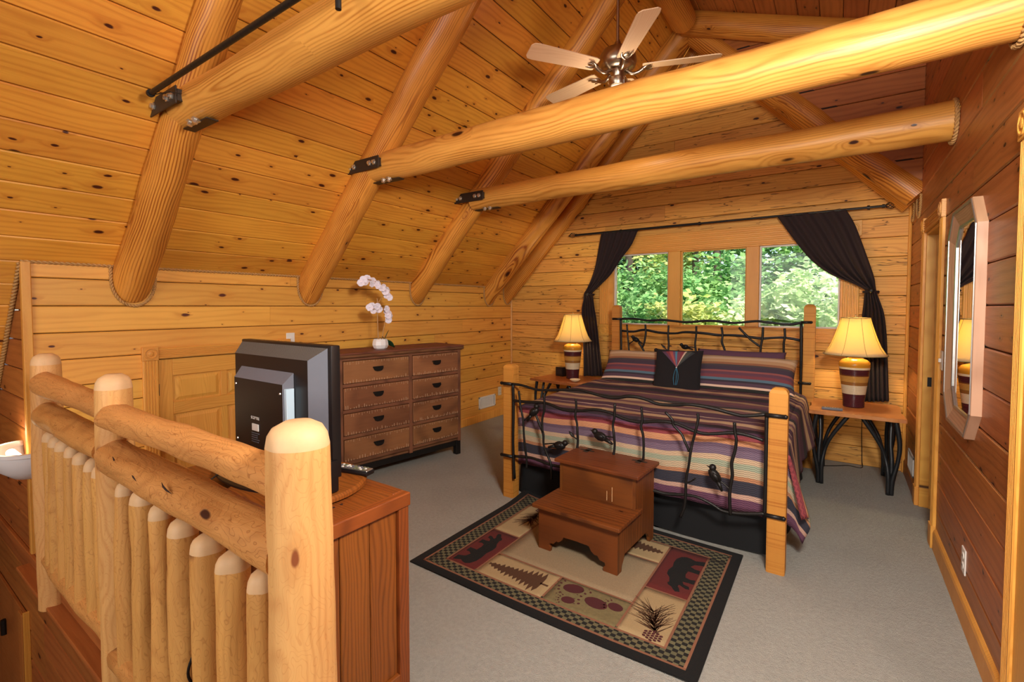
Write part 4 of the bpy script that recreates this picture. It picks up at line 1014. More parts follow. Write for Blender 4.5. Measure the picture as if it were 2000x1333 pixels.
HEAD = {
 'top':[(-2.111, 1.374), (-1.929, 1.381), (-1.763, 1.364), (-1.603, 1.372), (-1.467, 1.361), (-1.335, 1.352), (-1.154, 1.37), (-1.031, 1.368), (-0.878, 1.353), (-0.682, 1.375), (-0.588, 1.366), (-0.45, 1.351), (-0.375, 1.349), (-0.274, 1.373)],
 'mid':[(-2.066, 1.24), (-1.927, 1.234), (-1.802, 1.258), (-1.641, 1.233), (-1.465, 1.229), (-1.352, 1.246), (-1.152, 1.239), (-1.029, 1.224), (-0.926, 1.228), (-0.793, 1.223), (-0.632, 1.206), (-0.523, 1.216), (-0.417, 1.22), (-0.299, 1.199)],
 'a':[(-2.002, 1.314), (-1.991, 1.191), (-1.979, 1.089), (-1.967, 0.945), (-1.966, 0.842)],
 'b':[(-1.787, 1.319), (-1.782, 1.219), (-1.797, 1.117), (-1.821, 1.055)],
 'c':[(-1.863, 1.114), (-1.821, 1.055), (-1.779, 0.977), (-1.748, 0.908)],
 'd':[(-1.528, 1.315), (-1.532, 1.207), (-1.525, 1.109), (-1.53, 1.011), (-1.527, 0.874)],
 'e':[(-1.239, 1.312), (-1.241, 1.217), (-1.249, 1.122), (-1.235, 0.999), (-1.233, 0.894)],
 'f':[(-0.992, 1.308), (-0.981, 1.226), (-0.985, 1.152), (-0.958, 1.071), (-0.942, 0.934)],
 'g':[(-0.83, 1.307), (-0.777, 1.251), (-0.711, 1.182), (-0.631, 1.123)],
 'h':[(-0.614, 1.318), (-0.617, 1.221), (-0.63, 1.114), (-0.633, 0.981), (-0.627, 0.884)],
 'i':[(-0.43, 1.31), (-0.425, 1.228), (-0.434, 1.159), (-0.428, 0.986), (-0.426, 0.865)],
 'ta':[(-1.979, 1.085), (-1.937, 1.121), (-1.905, 1.143)],
 'tc':[(-1.748, 0.934), (-1.718, 0.96), (-1.688, 0.986)],
 'td':[(-1.59, 1.087), (-1.56, 1.059), (-1.53, 1.035)],
 'te':[(-1.243, 1.084), (-1.295, 1.091), (-1.341, 1.089)],
 'ti':[(-0.519, 0.998), (-0.551, 1.013)],
 'barl':[(-2.083, 1.375), (-2.077, 1.188), (-2.07, 0.939), (-2.067, 0.564)],
 'barr':[(-0.295, 1.359), (-0.29, 1.08), (-0.289, 0.808), (-0.287, 0.57)],
}
# ------------------------------------------------------------------ bed
bed = empty('bed', (0, 0, 0), 'king bed with square wooden posts and wrought iron branch head and foot boards', 'bed')
def bpost(x, y, h, s_=.094, label=None):
    b = MB(); a = s_/2; prof = []
    lv = [(0, a), (h-.028, a), (h-.010, a-.010), (h, a-.026)]
    rings = [[b.bm.verts.new((z, sx*q, sy*q)) for sx, sy in ((-1, -1), (1, -1), (1, 1), (-1, 1))] for z, q in lv]
    for r0_, r1_ in zip(rings, rings[1:]):
        for k in range(4): b.bm.faces.new((r0_[k], r0_[(k+1) % 4], r1_[(k+1) % 4], r1_[k]))
    b.bm.faces.new(rings[0]); b.bm.faces.new(rings[-1])
    es = [e for e in b.bm.edges if abs(e.verts[0].co.x-e.verts[1].co.x) > h*.5]
    bmesh.ops.bevel(b.bm, geom=es, offset=.006, segments=2, affect='EDGES')
    return b.build('bed_post', 'bedpost', bed, None, Matrix(((0, 0, 1, x), (0, -1, 0, y), (1, 0, 0, 0), (0, 0, 0, 1))))
for x, y, h in ((-2.150, 3.085, 1.063), (-.272, 3.055, 1.060), (-2.14, 5.235, 1.535), (-.228, 5.235, 1.540)): bpost(x, y, h)
for x in (-2.12, -.29): vboard('side_rail', x-.015, x+.015, 3.10, 5.19, .24, .40, 'bedpost', bed, .004, 'y')

def wire(name, P, y, r, j=.6):
    pts = [(x, y+random.uniform(-.004, .004), z) for x, z in P]
    rs = [r*random.uniform(1-.18*j, 1+.25*j) for _ in pts]
    return MB().tube(pts, rs, 8, smooth=4).build(name, 'iron', bed, smooth=True)
def bird(x, y, z, s_=1., ang=.6, flip=1):
    b = MB(); rot = Matrix.Rotation(-ang*flip, 3, 'Y')
    b.ico((0, 0, 0), .026*s_, 2, (1.5, .8, .95), rot)
    h = rot @ Vector((.036*s_*flip, 0, .016*s_)); b.ico(h, .017*s_, 2)
    b.tube([h+Vector((.010*s_*flip, 0, .0)), h+Vector((.030*s_*flip, 0, .004*s_))], [.006*s_, .001], 6)
    tl = rot @ Vector((-.03*s_*flip, 0, -.004*s_)); t2 = rot @ Vector((-.075*s_*flip, 0, -.016*s_))
    b.tube([tl, t2], [.012*s_, .006*s_], 6)
    b.ico(rot @ Vector((-.004*flip, -.014*s_, .004*s_)), .018*s_, 1, (1.5, .5, .8), rot)
    return b.build('bird', 'iron', bed, (x, y, z), smooth=True)
def leaf_(x, y, z, dx, dz, w_=.012):
    b = MB(); pts = [(x, z), (x+dx*.35, z+dz*.35), (x+dx*.7, z+dz*.7), (x+dx, z+dz)]
    b.tube([(p[0], y, p[1]) for p in pts], [.003, w_, w_*.8, .001], 6, sq=.35)
    return b.build('leaf', 'iron', bed, smooth=True)
yf, yh = 3.02, 5.20
for k, P in FOOT.items():
    r_ = {'top': .0105, 'mid': .0105, 'low': .010, 'bars': .011, 'barr': .011}.get(k, .0088 if len(k) == 1 else .005)
    wire('branch' if len(k) == 1 else ('twig' if len(k) == 2 else ('upright' if k[:3] == 'bar' else 'cross_rod')), P, yf-(.012 if len(k) < 3 else 0), r_)
for k, P in HEAD.items():
    r_ = {'top': .012, 'mid': .012, 'barl': .012, 'barr': .012}.get(k, .0105 if len(k) == 1 else .0055)
    wire('branch' if len(k) == 1 else ('twig' if len(k) == 2 else ('upright' if k[:3] == 'bar' else 'cross_rod')), P, yh-(.012 if len(k) < 3 else 0), r_)
for x, z, s_, a, f in ((-1.885, .725, 1.25, .7, 1), (-1.665, .505, 1.3, .1, 1), (-1.345, .622, 1.3, .2, -1), (-.60, .50, 1.25, .9, -1)): bird(x, yf-.012, z, s_, a, f)
for x, z, s_, a, f in ((-1.895, 1.145, 1.15, .3, -1), (-1.675, .992, 1.25, .9, 1), (-1.352, 1.088, 1.1, .1, -1), (-.565, 1.005, 1.3, .9, -1)): bird(x, yh-.012, z, s_, a, f)
leaf_(-1.545, yf-.012, .583, -.045, .04); leaf_(-1.56, yh-.012, 1.06, -.05, .05)
def clip_(x0, x1, y, z):
    b = MB(); b.tube([(x0, y, z), (x1, y, z)], .0125, 8); b.ico((x0, y, z), .0145, 1); return b.build('iron_strap', 'iron', bed, smooth=True)
for x0, x1, z in ((-2.185, -2.09, .917), (-2.185, -2.08, .348), (-.235, -.335, .905), (-.235, -.33, .330)): clip_(x0, x1, yf-.016, z)
for x0, x1, z in ((-2.165, -2.07, 1.376), (-.215, -.295, 1.372), (-.215, -.31, .80)): clip_(x0, x1, yh-.02, z)

MX0, MX1, MY_0, MY_1, MZ = -2.12, -.305, 3.17, 5.17, .715
MB().box(MX0+.02, MX1-.02, MY_0+.03, MY_1, .42, MZ-.01, .05, None, 4).build('mattress', 'rugtan', bed, smooth=True, angle=50)
MB().box(MX0+.03, MX1-.03, MY_0+.03, MY_1, .20, .42, .01).build('box_spring', 'skirt', bed)
def skirt_fn(u, v):
    P = [(MX0+.0, 5.15), (MX0+.0, MY_0+.02), (MX1-.0, MY_0+.02), (MX1-.0, 5.15)]
    L = [1.96, MX1-MX0, 1.96]; s_ = u*sum(L); k = 0
    while k < 2 and s_ > L[k]: s_ -= L[k]; k += 1
    t_ = s_/L[k]; x = P[k][0]+(P[k+1][0]-P[k][0])*t_; y = P[k][1]+(P[k+1][1]-P[k][1])*t_
    n_ = ((-1, 0), (0, -1), (1, 0))[k]; w_ = (.010*math.sin(u*95)+.008*math.sin(u*41+1))*v
    if k == 1: w_ = (.006*math.sin(u*60))*v
    o = (.018 if k != 2 else .05)*v+w_
    return (x+n_[0]*o, y+n_[1]*o*.6, .44-(.43-.01*math.sin(u*50))*v)
b = MB(); b.grid(200, 8, skirt_fn); b.build('bed_skirt', 'skirt', bed, smooth=True)

FOOTC = [(-.46, '#5f3a4c'), (-.395, '#6b4458'), (-.355, '#c99f8a'), (-.325, '#3c3a42'), (-.25, '#b8805c'), (-.225, '#c2aa8a'), (-.185, '#a1a68c'), (-.15, '#cbab8a'), (-.118, '#7a6474'), (-.075, '#6a5464'),
         (-.05, '#c98d66'), (-.005, '#8a3f42'), (.03, '#774052'), (.055, '#5a3f54'), (.085, '#000000')]
TOPC = [(0.0, '#3e343c'), (0.064, '#775254'), (0.12, '#c2a07c'), (0.184, '#664650'), (0.256, '#d2b79c'), (0.269, '#5a3c48'), (0.384, '#b08f6e'), (0.456, '#80595a'), (0.528, '#c0a07e'), (0.6, '#45403e'), (0.672, '#6a4a54'), (0.752, '#7c5456'), (0.832, '#aa8a6a'), (0.896, '#5c3e48'), (0.992, '#423c3c')]
M['comf'] = ramp_mat('striped_comforter', 'uv', FOOTC, .95, .38, period=(.085, 1.07, TOPC), bump=.35)
BX0, BX1, BY0 = MX0-.025, MX1+.03, MY_0-.03
def top_z(x, y):
    s_ = y-BY0; ed = min(1, s_/.10); e2 = min(1, (x-BX0)/.10, (BX1-x)/.10)
    z = .735+.018*math.sin(min(1, s_/1.)*PI/2)
    z += .006*noise.noise(Vector((x*3, y*5, 0)))+.005*noise.noise(Vector((x*9, y*14, 3)))
    z += .012*max(0, 1-abs(s_-1.35)/.12)*(.5+noise.noise(Vector((x*4, 1, 1))))
    return z-.03*(1-min(1, ed))**2-.03*(1-max(0, e2))**2
b = MB()
TY1 = 4.98
b.grid(70, 70, lambda u, v: (BX0+(BX1-BX0)*u, BY0+(TY1-BY0)*v, top_z(BX0+(BX1-BX0)*u, BY0+(TY1-BY0)*v)), lambda u, v: (BX0+(BX1-BX0)*u, .03+(TY1-BY0)*v+.022*math.sin(u*5+v*3)+.012*math.sin(u*13)))
# drop over the edges
path = []
nS, nC, nF = 60, 14, 60
for k in range(nS+1): path.append((BX0, TY1+(BY0-TY1)*k/nS, PI, 0))
for k in range(1, nC): path.append((BX0, BY0, PI+PI/2*k/nC, 1))
for k in range(nF+1): path.append((BX0+(BX1-BX0)*k/nF, BY0, 1.5*PI, 0))
for k in range(1, nC*2): path.append((BX1, BY0, 1.5*PI+PI/2*k/(nC*2), 1))
for k in range(nS+1): path.append((BX1, BY0+(TY1-BY0)*k/nS, 2*PI, 0))
def drop(u, v):
    i = u*(len(path)-1); i0 = int(round(i)); x, y, a, c = path[i0]
    nx_, ny_ = math.cos(a), math.sin(a)
    right = nx_ > .0
    Lx, Ly = (.40 if nx_ > 0 else .42), .455
    L_ = min(Lx/max(abs(nx_), 1e-3), Ly/max(abs(ny_), 1e-3))
    if abs(nx_) > .99 and right: L_ = .40+.03*math.sin((y-BY0)*6.)*0-.05*min(1, max(0, (y-3.9)))
    L_ = min(L_, .66)
    d = L_*v; rr = .035
    if d < rr*PI/2: out = rr*math.sin(d/rr); dz = rr*(1-math.cos(d/rr))
    else: out = rr; dz = rr+(d-rr*PI/2)
    fl_ = 0
    if right and c: fl_ = v*(.07*math.sin(2*(a-1.5*PI))+.08*math.sin(a-1.5*PI))
    elif right and abs(nx_) > .99: fl_ = v*(.03+.06*min(1, max(0, (y-4.0)/.6))+.05*math.exp(-((y-BY0)/.42)**2))
    w_ = (.010*math.sin(u*150)+.008*math.sin(u*67+2))*v*(1 if abs(nx_) > .5 else .35)
    ox = nx_*(out+w_)+(abs(nx_)*fl_ if right else 0); oy = ny_*(out+w_)*(.45 if c else .6)
    if c and right: oy += .10*v*math.sin(2*(a-1.5*PI)); ox += .02*v*math.sin(2*(a-1.5*PI))
    z = top_z(min(max(x, BX0), BX1), max(y, BY0))-dz*(1 if not (right and c) else .97)
    return (x+ox, y+oy, max(.03, z))
def dropuv(u, v):
    i0 = int(round(u*(len(path)-1))); x, y, a, c = path[i0]
    nx_, ny_ = math.cos(a), math.sin(a); Lx, Ly = .40, .455
    L_ = min(Lx/max(abs(nx_), 1e-3), Ly/max(abs(ny_), 1e-3), .66)
    return (x+nx_*L_*v+(y if abs(nx_) > .9 else 0), .03+(y-BY0)+ny_*L_*v+(.022*math.sin(5*(x-BX0)/(BX1-BX0)+3*(y-BY0)/(TY1-BY0))+.012*math.sin(13*(x-BX0)/(BX1-BX0)))*(1-v))
b.grid(len(path)-1, 16, drop, dropuv)
bmesh.ops.remove_doubles(b.bm, verts=b.bm.verts, dist=.0015)
o = b.build('comforter', 'comf', smooth=True); md = o.modifiers.new('s', 'SOLIDIFY'); md.thickness = .012; md.offset = -1
tag(o, 'striped woven comforter in plum, tan and charcoal spread over the bed', 'comforter')

PILC = [(0, '#34332f'), (.05, '#dcb8a0'), (.08, '#54404c'), (.13, '#3c343c'), (.16, '#58707f'), (.20, '#7a4248'), (.25, '#64424f'), (.30, '#8e5350'), (.33, '#463a46'), (.40, '#4a4244'), (.43, '#8e6046'), (.47, '#b08a66'), (.53, '#c0a283'), (.58, '#a88a68'), (.70, '#000000')]
M['pil'] = ramp_mat('striped_pillowcase', 'uv', PILC, .95, .0, bump=.2)
def pillow(name, c, w_, h_, th, tilt, mat, lab, cat, rz=0., rs=3.6, vs=.66, v0=.0, group=None, sag=.0):
    b = MB()
    for sd in (1, -1):
        def fn(u, v):
            a, e = 2*u-1, 2*v-1
            k = max(0, (1-abs(a)**rs)*(1-abs(e)**rs))**.45
            pin = 1-.05*(1-abs(a)**2)*abs(e)**4; pin2 = 1-.06*(1-abs(e)**2)*abs(a)**4
            z = sd*th/2*k+(.006*noise.noise(Vector((u*5, v*4, c[0]*7+sd))) if k > .05 else 0)
            return (a*w_/2*pin2, z+sag*abs(a)**3, e*h_/2*pin-sag*.5*abs(a)**2)
        b.grid(34, 24, fn, lambda u, v: (u*w_, v0+v*vs))
    bmesh.ops.remove_doubles(b.bm, verts=b.bm.verts, dist=.0008)
    m = Matrix.Translation(c) @ Matrix.Rotation(rz, 4, 'Z') @ Matrix.Rotation(-tilt, 4, 'X')
    o = b.build(name, mat, None, None, m, smooth=True)
    return tag(o, lab, cat, group)
pillow('pillow', (-1.655, 4.80, .875), .90, .42, .17, R(40), 'pil', 'striped pillow left of the black throw pillow', 'pillow', 0, group='striped pillows on the bed')
pillow('pillow', (-.755, 4.80, .875), .93, .42, .17, R(40), 'pil', 'striped pillow right of the black throw pillow', 'pillow', 0, group='striped pillows on the bed')
pillow('pillow', (-.80, 5.03, .90), .80, .40, .15, R(20), plain('plum_pillowcase', '#5a3a4c', .95), 'plum pillow peeking up behind the right striped pillow', 'pillow', 0)
cu = pillow('throw_pillow', (-1.265, 4.60, .905), .44, .44, .13, R(28), 'blackcloth', 'square black throw pillow with striped flap and teal cord', 'throw pillow', R(6), vs=.4)
t_ = [(-.185, .19), (.185, .19), (.0, -.01)]
b = MB(); n_ = 10
M['flap'] = ramp_mat('flap_stripes', 'uv', [(0, '#5b3f52'), (.12, '#7e3b44'), (.22, '#a0524c'), (.33, '#6b4a63'), (.40, '#4b7f95'), (.47, '#73424f'), (.58, '#7e3b44'), (.68, '#c9ad98'), (.74, '#4a4a44'), (.9, '#3a3a3c'), (1, '#000000')], .95)
def flap(u, v):
    e = .165*(1-v); x = (-1+2*u)*e; z = .195-.19*v*1.0-.03*0
    k = max(0, (1-abs(x/.2)**3.6)*(1-abs(min(z, .199)/.2)**3.6))**.45
    return (x*1.05, -.068*k-.006, z)
b.grid(14, 14, flap, lambda u, v: (0, u)); fo = b.build('flap', 'flap', cu, smooth=True)
b = MB()
for dx in (-.012, .004, .014): b.tube([(0, -.080, .0), (dx*1.2, -.079, -.05), (dx*1.6, -.072, -.11), (dx*.8, -.058, -.165)], .0022, 5, smooth=4)
b.build('cord', 'teal', cu, smooth=True); MB().ico((0, -.082, .002), .007, 1).build('button', 'white', cu)
b = MB()
for k in range(22): b.tube([(.190, 0, -.18+k*.0165), (.198+random.uniform(-.004, .006), -.012, -.186+k*.0165)], .0022, 4)
b.build('fringe', 'teal', cu)

# ------------------------------------------------------------------ bench step stool
so = empty('step_stool', (-.995, 2.468, 0.011), 'reddish stained wooden two step stool on the rug at the foot of the bed', 'stool', rz=R(-2.5))
W_ = .53
def sx(name, x0, x1, y0, y1, z0, z1, bev=.004, ax='x'):
    if ax == 'x': return MB().box(0, x1-x0, 0, y1-y0, 0, z1-z0, bev, None, 2).build(name, 'stool', so, None, Matrix.Translation((x0, y0, z0)))
sx('tread', -W_-.028, .026, -.038, .30, .262, .286, .006)
sx('lid', -W_-.028, .026, .222, .575, .478, .502, .006)
sx('riser', -W_+.02, -.02, .25, .268, .286, .478, .002)
sx('back_panel', -W_+.02, -.02, .53, .548, .06, .478, .002)
side = [(0, 0), (.055, 0), (.06, .03), (.085, .06), (.10, .085), (.44, .085), (.455, .06), (.48, .03), (.485, 0), (.548, 0), (.548, .478), (.25, .478), (.25, .262), (0, .262)]
for x0 in (-W_, -.02):
    b = MB(); b.prism([(z, -y) for y, z in side], 2, 0, .02)
    b.build('side_panel', 'stool', so, None, Matrix(((0, 0, 1, x0), (0, -1, 0, 0), (1, 0, 0, 0), (0, 0, 0, 1))))
fr_ = [(0, 0), (.085, 0), (.088, .02), (.075, .035), (.078, .05), (.11, .055), (.125, .075), (.145, .075), (.165, .09), (.18, .115), (W_/2, .118)]
fr_ = fr_+[(W_-x, z) for x, z in fr_[:-1][::-1]]+[(W_, .262), (0, .262)]
b = MB(); b.prism([(x, z) for x, z in fr_], 1, -.001, .019); b.build('front_panel', 'stool', so, (-W_, 0, 0))
for x in (-.46, -.08):
    b = MB(); b.box(x-.05, x+.05, .49, .512, .5015, .504, .001); b.box(x-.018, x+.018, .46, .55, .5015, .504, .001); b.build('butterfly_hinge', 'steel', so)
for k in range(2): b = MB(); b.box(-.19+k*.035, -.187+k*.035, .2495, .2505, .30, .36+k*.03); b.build('scratch', 'endgrain', so)

# ------------------------------------------------------------------ rug
rug = empty('area_rug', (0, 0, 0), 'lodge style area rug with bears, pines and paw prints on the carpet', 'rug')
RX0, RX1, RY0, RY1 = -2.075, -.44, 1.925, 3.115
def lift(x, y):
    d = max(0, 1-math.hypot((x-RX0)/.22, (y-RY1)/.30)); w_ = .006*math.sin((x-RX0)*5)*max(0, 1-(y-RY0)/.08)
    return .035*d*d+max(0, w_)
def stretch(x, y):   # the back left corner is pulled slightly outward, the rug lies a little crooked
    u = (x-RX0)/(RX1-RX0); v = (y-RY0)/(RY1-RY0); w2 = .02*math.sin(u*PI)*(1-v)
    return (x-.012*v*u, y+.075*v*(1-u)-w2*.7, 0)
def sheet(name, x0, x1, y0, y1, z, mat, th=.0012, nx_=12, ny_=10):
    b = MB()
    b.grid(nx_, ny_, lambda u, v: (lambda p: (p[0], p[1], z+lift(x0+(x1-x0)*u, y0+(y1-y0)*v)))(stretch(x0+(x1-x0)*u, y0+(y1-y0)*v)))
    o = b.build(name, mat, rug, smooth=True, norm=False); md = o.modifiers.new('s', 'SOLIDIFY'); md.thickness = th; md.offset = -1
    return o
def frame4(name, x0, x1, y0, y1, w_, z, mat):
    for q in ((x0, x1, y0, y0+w_), (x0, x1, y1-w_, y1), (x0, x0+w_, y0+w_, y1-w_), (x1-w_, x1, y0+w_, y1-w_)): sheet(name, *q, z, mat, nx_=24, ny_=16)
sheet('base', RX0, RX1, RY0, RY1, .009, 'rugblack', .008, 30, 24)
t = NT('rug_checker'); tc = t.n('TexCoord'); x, y, z = t.sep(tc.outputs['Object'])
cxx = t.math('MODULO', t.math('FLOOR', t.math('ADD', t.math('DIVIDE', x, .024), 400.)), 2.); cyy = t.math('MODULO', t.math('FLOOR', t.math('ADD', t.math('DIVIDE', y, .021), 400.)), 2.)
ck = t.math('ABSOLUTE', t.math('SUBTRACT', cxx, cyy)); nz = t.noise(tc.outputs['Object'], 9.)
t.l(t.mix(ck, srgb('#15130f'), t.mix(nz, srgb('#4c4f3b'), srgb('#6e6242'))), t.b.inputs['Base Color']); t.b.inputs['Roughness'].default_value = 1; M['rugcheck'] = t.m
frame4('thread_line', RX0+.055, RX1-.055, RY0+.05, RY1-.05, .012, .0100, 'orangerim')
frame4('checker_border', RX0+.067, RX1-.067, RY0+.062, RY1-.062, .092, .0100, 'rugcheck')
FX0, FX1, FY0, FY1 = RX0+.159, RX1-.159, RY0+.130, RY1-.150
frame4('thread_line', FX0-.0, FX1+.0, FY0, FY1, .012, .0102, 'orangerim')
xs_ = [FX0+.012, -1.69, -1.245, -.835, FX1-.012]; ya, yb, yc, yd = FY0+.012, 2.285, 2.72, FY1-.012
g = .006
PAN = [('bear_panel', xs_[0], xs_[1]-g, ya, 2.50-g, 'rugred'), ('pinecone_panel', xs_[0], xs_[1]-g, 2.50+g, yd, 'rugtan'),
       ('tree_panel', xs_[1]+g, xs_[2]-g, ya, yb-g, 'rugtan'), ('paw_panel', xs_[2]+g, xs_[3]-g, ya, yb-g, 'rugolive'),
       ('pinecone_panel', xs_[3]+g, xs_[4], ya, 2.46-g, 'rugtan'), ('bear_panel', xs_[3]+g, xs_[4], 2.46+g, yd, 'rugred'),
       ('tree_panel', xs_[2]+g, xs_[3]-g, yc+g, yd, 'rugtan'), ('paw_panel', xs_[1]+g, xs_[2]-g, yc+g, yd, 'rugolive'), ('centre_panel', xs_[1]+g, xs_[3]-g, yb+g, yc-g, 'rugcentre')]
sheet('field', FX0+.01, FX1-.01, FY0+.01, FY1-.01, .0098, 'orangerim', nx_=24, ny_=16)
for nm, x0, x1, y0, y1, m_ in PAN: sheet(nm, x0, x1, y0, y1, .0106, m_)
def motif(name, polys, mat, org, ex, ey, z=.0114):
    """flat woven figures; polys in panel units, org/ex/ey place them"""
    b = MB()
    for pl in polys:
        P = []
        for u, v in pl:
            x = org[0]+ex[0]*u+ey[0]*v; y = org[1]+ex[1]*u+ey[1]*v; q = stretch(x, y); P.append((q[0], q[1], z+lift(x, y)))
        vs = [b.bm.verts.new(p) for p in P]; vt = [b.bm.verts.new((p[0], p[1], p[2]-.0009)) for p in P]
        try:
            b.bm.faces.new(vs)
            for i in range(len(vs)): b.bm.faces.new((vs[i], vt[i], vt[(i+1) % len(vs)], vs[(i+1) % len(vs)]))
        except ValueError: pass
    bmesh.ops.triangulate(b.bm, faces=[f for f in b.bm.faces if len(f.verts) > 4])
    return b.build(name, mat, rug)
BEAR = [(.04, .30), (.02, .42), (.06, .50), (.10, .56), (.13, .68), (.17, .72), (.20, .68), (.30, .74), (.38, .86), (.48, .88), (.60, .82), (.72, .86), (.84, .84), (.93, .74), (.97, .60), (.96, .45), (.93, .30), (.97, .12), (.98, .03), (.86, .02), (.85, .12), (.82, .28),
        (.74, .36), (.70, .22), (.70, .06), (.60, .05), (.60, .18), (.60, .36), (.50, .38), (.42, .34), (.40, .20), (.42, .06), (.31, .05), (.31, .20), (.30, .36), (.24, .30), (.22, .14), (.16, .10), (.15, .20), (.20, .40), (.16, .42), (.10, .34)]
# left panel: body along +y with the feet towards -x; right panel turned half round
motif('bear', [BEAR], 'rugblack', (-1.885, 2.475), (0, -.40), (.165, 0))
motif('bear', [BEAR], 'rugblack', (-.605, 2.495), (0, .40), (-.19, 0))
def tree(sd):
    random.seed(sd); P = []
    n_ = 13; up_, dn = [], []
    for k in range(n_):
        u = k/(n_-1); w_ = .06+.40*u**.8
        up_ += [(u*.86, .5+w_*random.uniform(.75, 1.05)), (u*.86+.035, .5+w_*random.uniform(.35, .6))]
        dn += [(u*.86, .5-w_*random.uniform(.75, 1.05)), (u*.86+.035, .5-w_*random.uniform(.35, .6))]
    body = [(0, .5)]+up_+[(.9, .55), (.9, .45)]+dn[::-1]
    return [body, [(.88, .47), (1., .47), (1., .53), (.88, .53)]]
motif('fir_tree', tree(1), 'rugbrown', (-1.665, 2.06), (.40, 0), (0, .215))
motif('fir_tree', tree(2), 'rugbrown', (-.855, 2.96), (-.37, 0), (0, -.22))
def ell(cx_, cy_, rx, ry, a=0, n_=14): return [(cx_+rx*math.cos(2*PI*k/n_)*math.cos(a)-ry*math.sin(2*PI*k/n_)*math.sin(a), cy_+rx*math.cos(2*PI*k/n_)*math.sin(a)+ry*math.sin(2*PI*k/n_)*math.cos(a)) for k in range(n_)]
def paw(cx_, cy_, s_, a, long=1.):
    o = [ell(cx_, cy_, .050*s_*long, .038*s_, a)]
    for k in range(5):
        th = (k-2)*.36; px = cx_+math.cos(a+PI)*(.05*s_*long)+math.cos(a+PI+th*1.6)*.022*s_; py = cy_+math.sin(a+PI)*(.05*s_*long)*.3+math.sin(a+PI+th*1.6)*.058*s_
        px = cx_+math.cos(a+PI+th)*(.07*s_*long); py = cy_+math.sin(a+PI+th)*(.07*s_*long)
        o.append(ell(px, py, .008*s_, .006*s_, a+th, 7)); o.append(ell(cx_+math.cos(a+PI+th)*.088*s_*long, cy_+math.sin(a+PI+th)*.088*s_*long, .006*s_, .0022*s_, a+th, 5))
    return o
motif('paw_print', paw(-1.14, 2.225, 1.0, .25, 1.15)+paw(-1.12, 2.125, .72, .2)+paw(-.99, 2.18, 1.05, -.1, 1.2)+paw(-.895, 2.205, .8, -.1), 'rugmaroon', (0, 0), (1, 0), (0, 1))
motif('paw_print', paw(-1.55, 2.82, 1.0, 3.3, 1.15)+paw(-1.42, 2.88, .9, 3.2), 'rugmaroon', (0, 0), (1, 0), (0, 1))
def needles(cx_, cy_, a0_, L_, n_, sd):
    random.seed(sd); o = []
    for k in range(n_):
        s0 = random.uniform(0, L_*.75); bx, by = cx_+math.cos(a0_)*s0, cy_+math.sin(a0_)*s0
        a = a0_+random.choice((-1, 1))*random.uniform(.15, 1.15); l_ = random.uniform(.07, .14); w_ = .0020
        ex_, ey_ = bx+math.cos(a)*l_, by+math.sin(a)*l_; px, py = -math.sin(a)*w_, math.cos(a)*w_
        o.append([(bx+px, by+py), (ex_+px*.3, ey_+py*.3), (ex_-px*.3, ey_-py*.3), (bx-px, by-py)])
    return o
def cone(cx_, cy_, s_):
    o = []
    for r_ in range(5):
        for k in range(5-abs(r_-2)+0):
            o.append(ell(cx_+(r_-2)*.014*s_, cy_+(k-(5-abs(r_-2)-1)/2)*.013*s_, .0075*s_, .0055*s_, .4*(k-1), 6))
    return o
motif('pine_needles', [q for q in needles(-.665, 2.13, R(112), .22, 95, 5)], 'rugbrown', (0, 0), (1, 0), (0, 1))
motif('pine_cone', cone(-.675, 2.105, 1.25), 'rugmaroon', (0, 0), (1, 0), (0, 1), .0118)
motif('pine_needles', [q for q in needles(-1.78, 2.88, R(-85), .22, 95, 6)], 'rugbrown', (0, 0), (1, 0), (0, 1))
motif('pine_cone', cone(-1.78, 2.90, 1.25), 'rugmaroon', (0, 0), (1, 0), (0, 1), .0118)
random.seed(11)

# ------------------------------------------------------------------ nightstands, lamps and small things
def twig_table(name, c, rz, w_, d_, h_, mat, lab, legs):
    e = empty(name, c, lab, 'nightstand', rz=rz)
    b = MB(); n_ = 16; P = []
    for k in range(n_+1): P.append((-w_/2+w_*k/n_, -d_/2+.006*math.sin(k*1.3)))
    for k in range(9): P.append((w_/2+.008*math.sin(k*1.1+1), -d_/2+d_*k/8))
    P += [(w_/2-w_*k/n_, d_/2) for k in range(1, n_+1)]; P += [(-w_/2+.008*math.sin(k*1.7), d_/2-d_*k/8) for k in range(1, 8)]
    b.prism(P, 2, h_-.030, h_)
    bmesh.ops.bevel(b.bm, geom=[x for x in b.bm.edges if abs(x.verts[0].co.z-x.verts[1].co.z) < 1e-4], offset=.004, segments=1, affect='EDGES')
    b.build('tabletop', mat, e)
    for L_ in legs:
        lg = empty('leg', (0, 0, 0)); lg.parent = e
        for pts, r_ in L_:
            n2 = len(pts); rs = [r_*(1+.15*math.sin(i*2.1)) for i in range(n2)]
            MB().tube(pts, rs, 9, smooth=5).build('stem', 'twig', lg, smooth=True)
    MB().box(-w_/2+.05, w_/2-.05, -.02, .02, h_-.055, h_-.03, .003).build('batten', 'twig', e)
    return e
T = .605
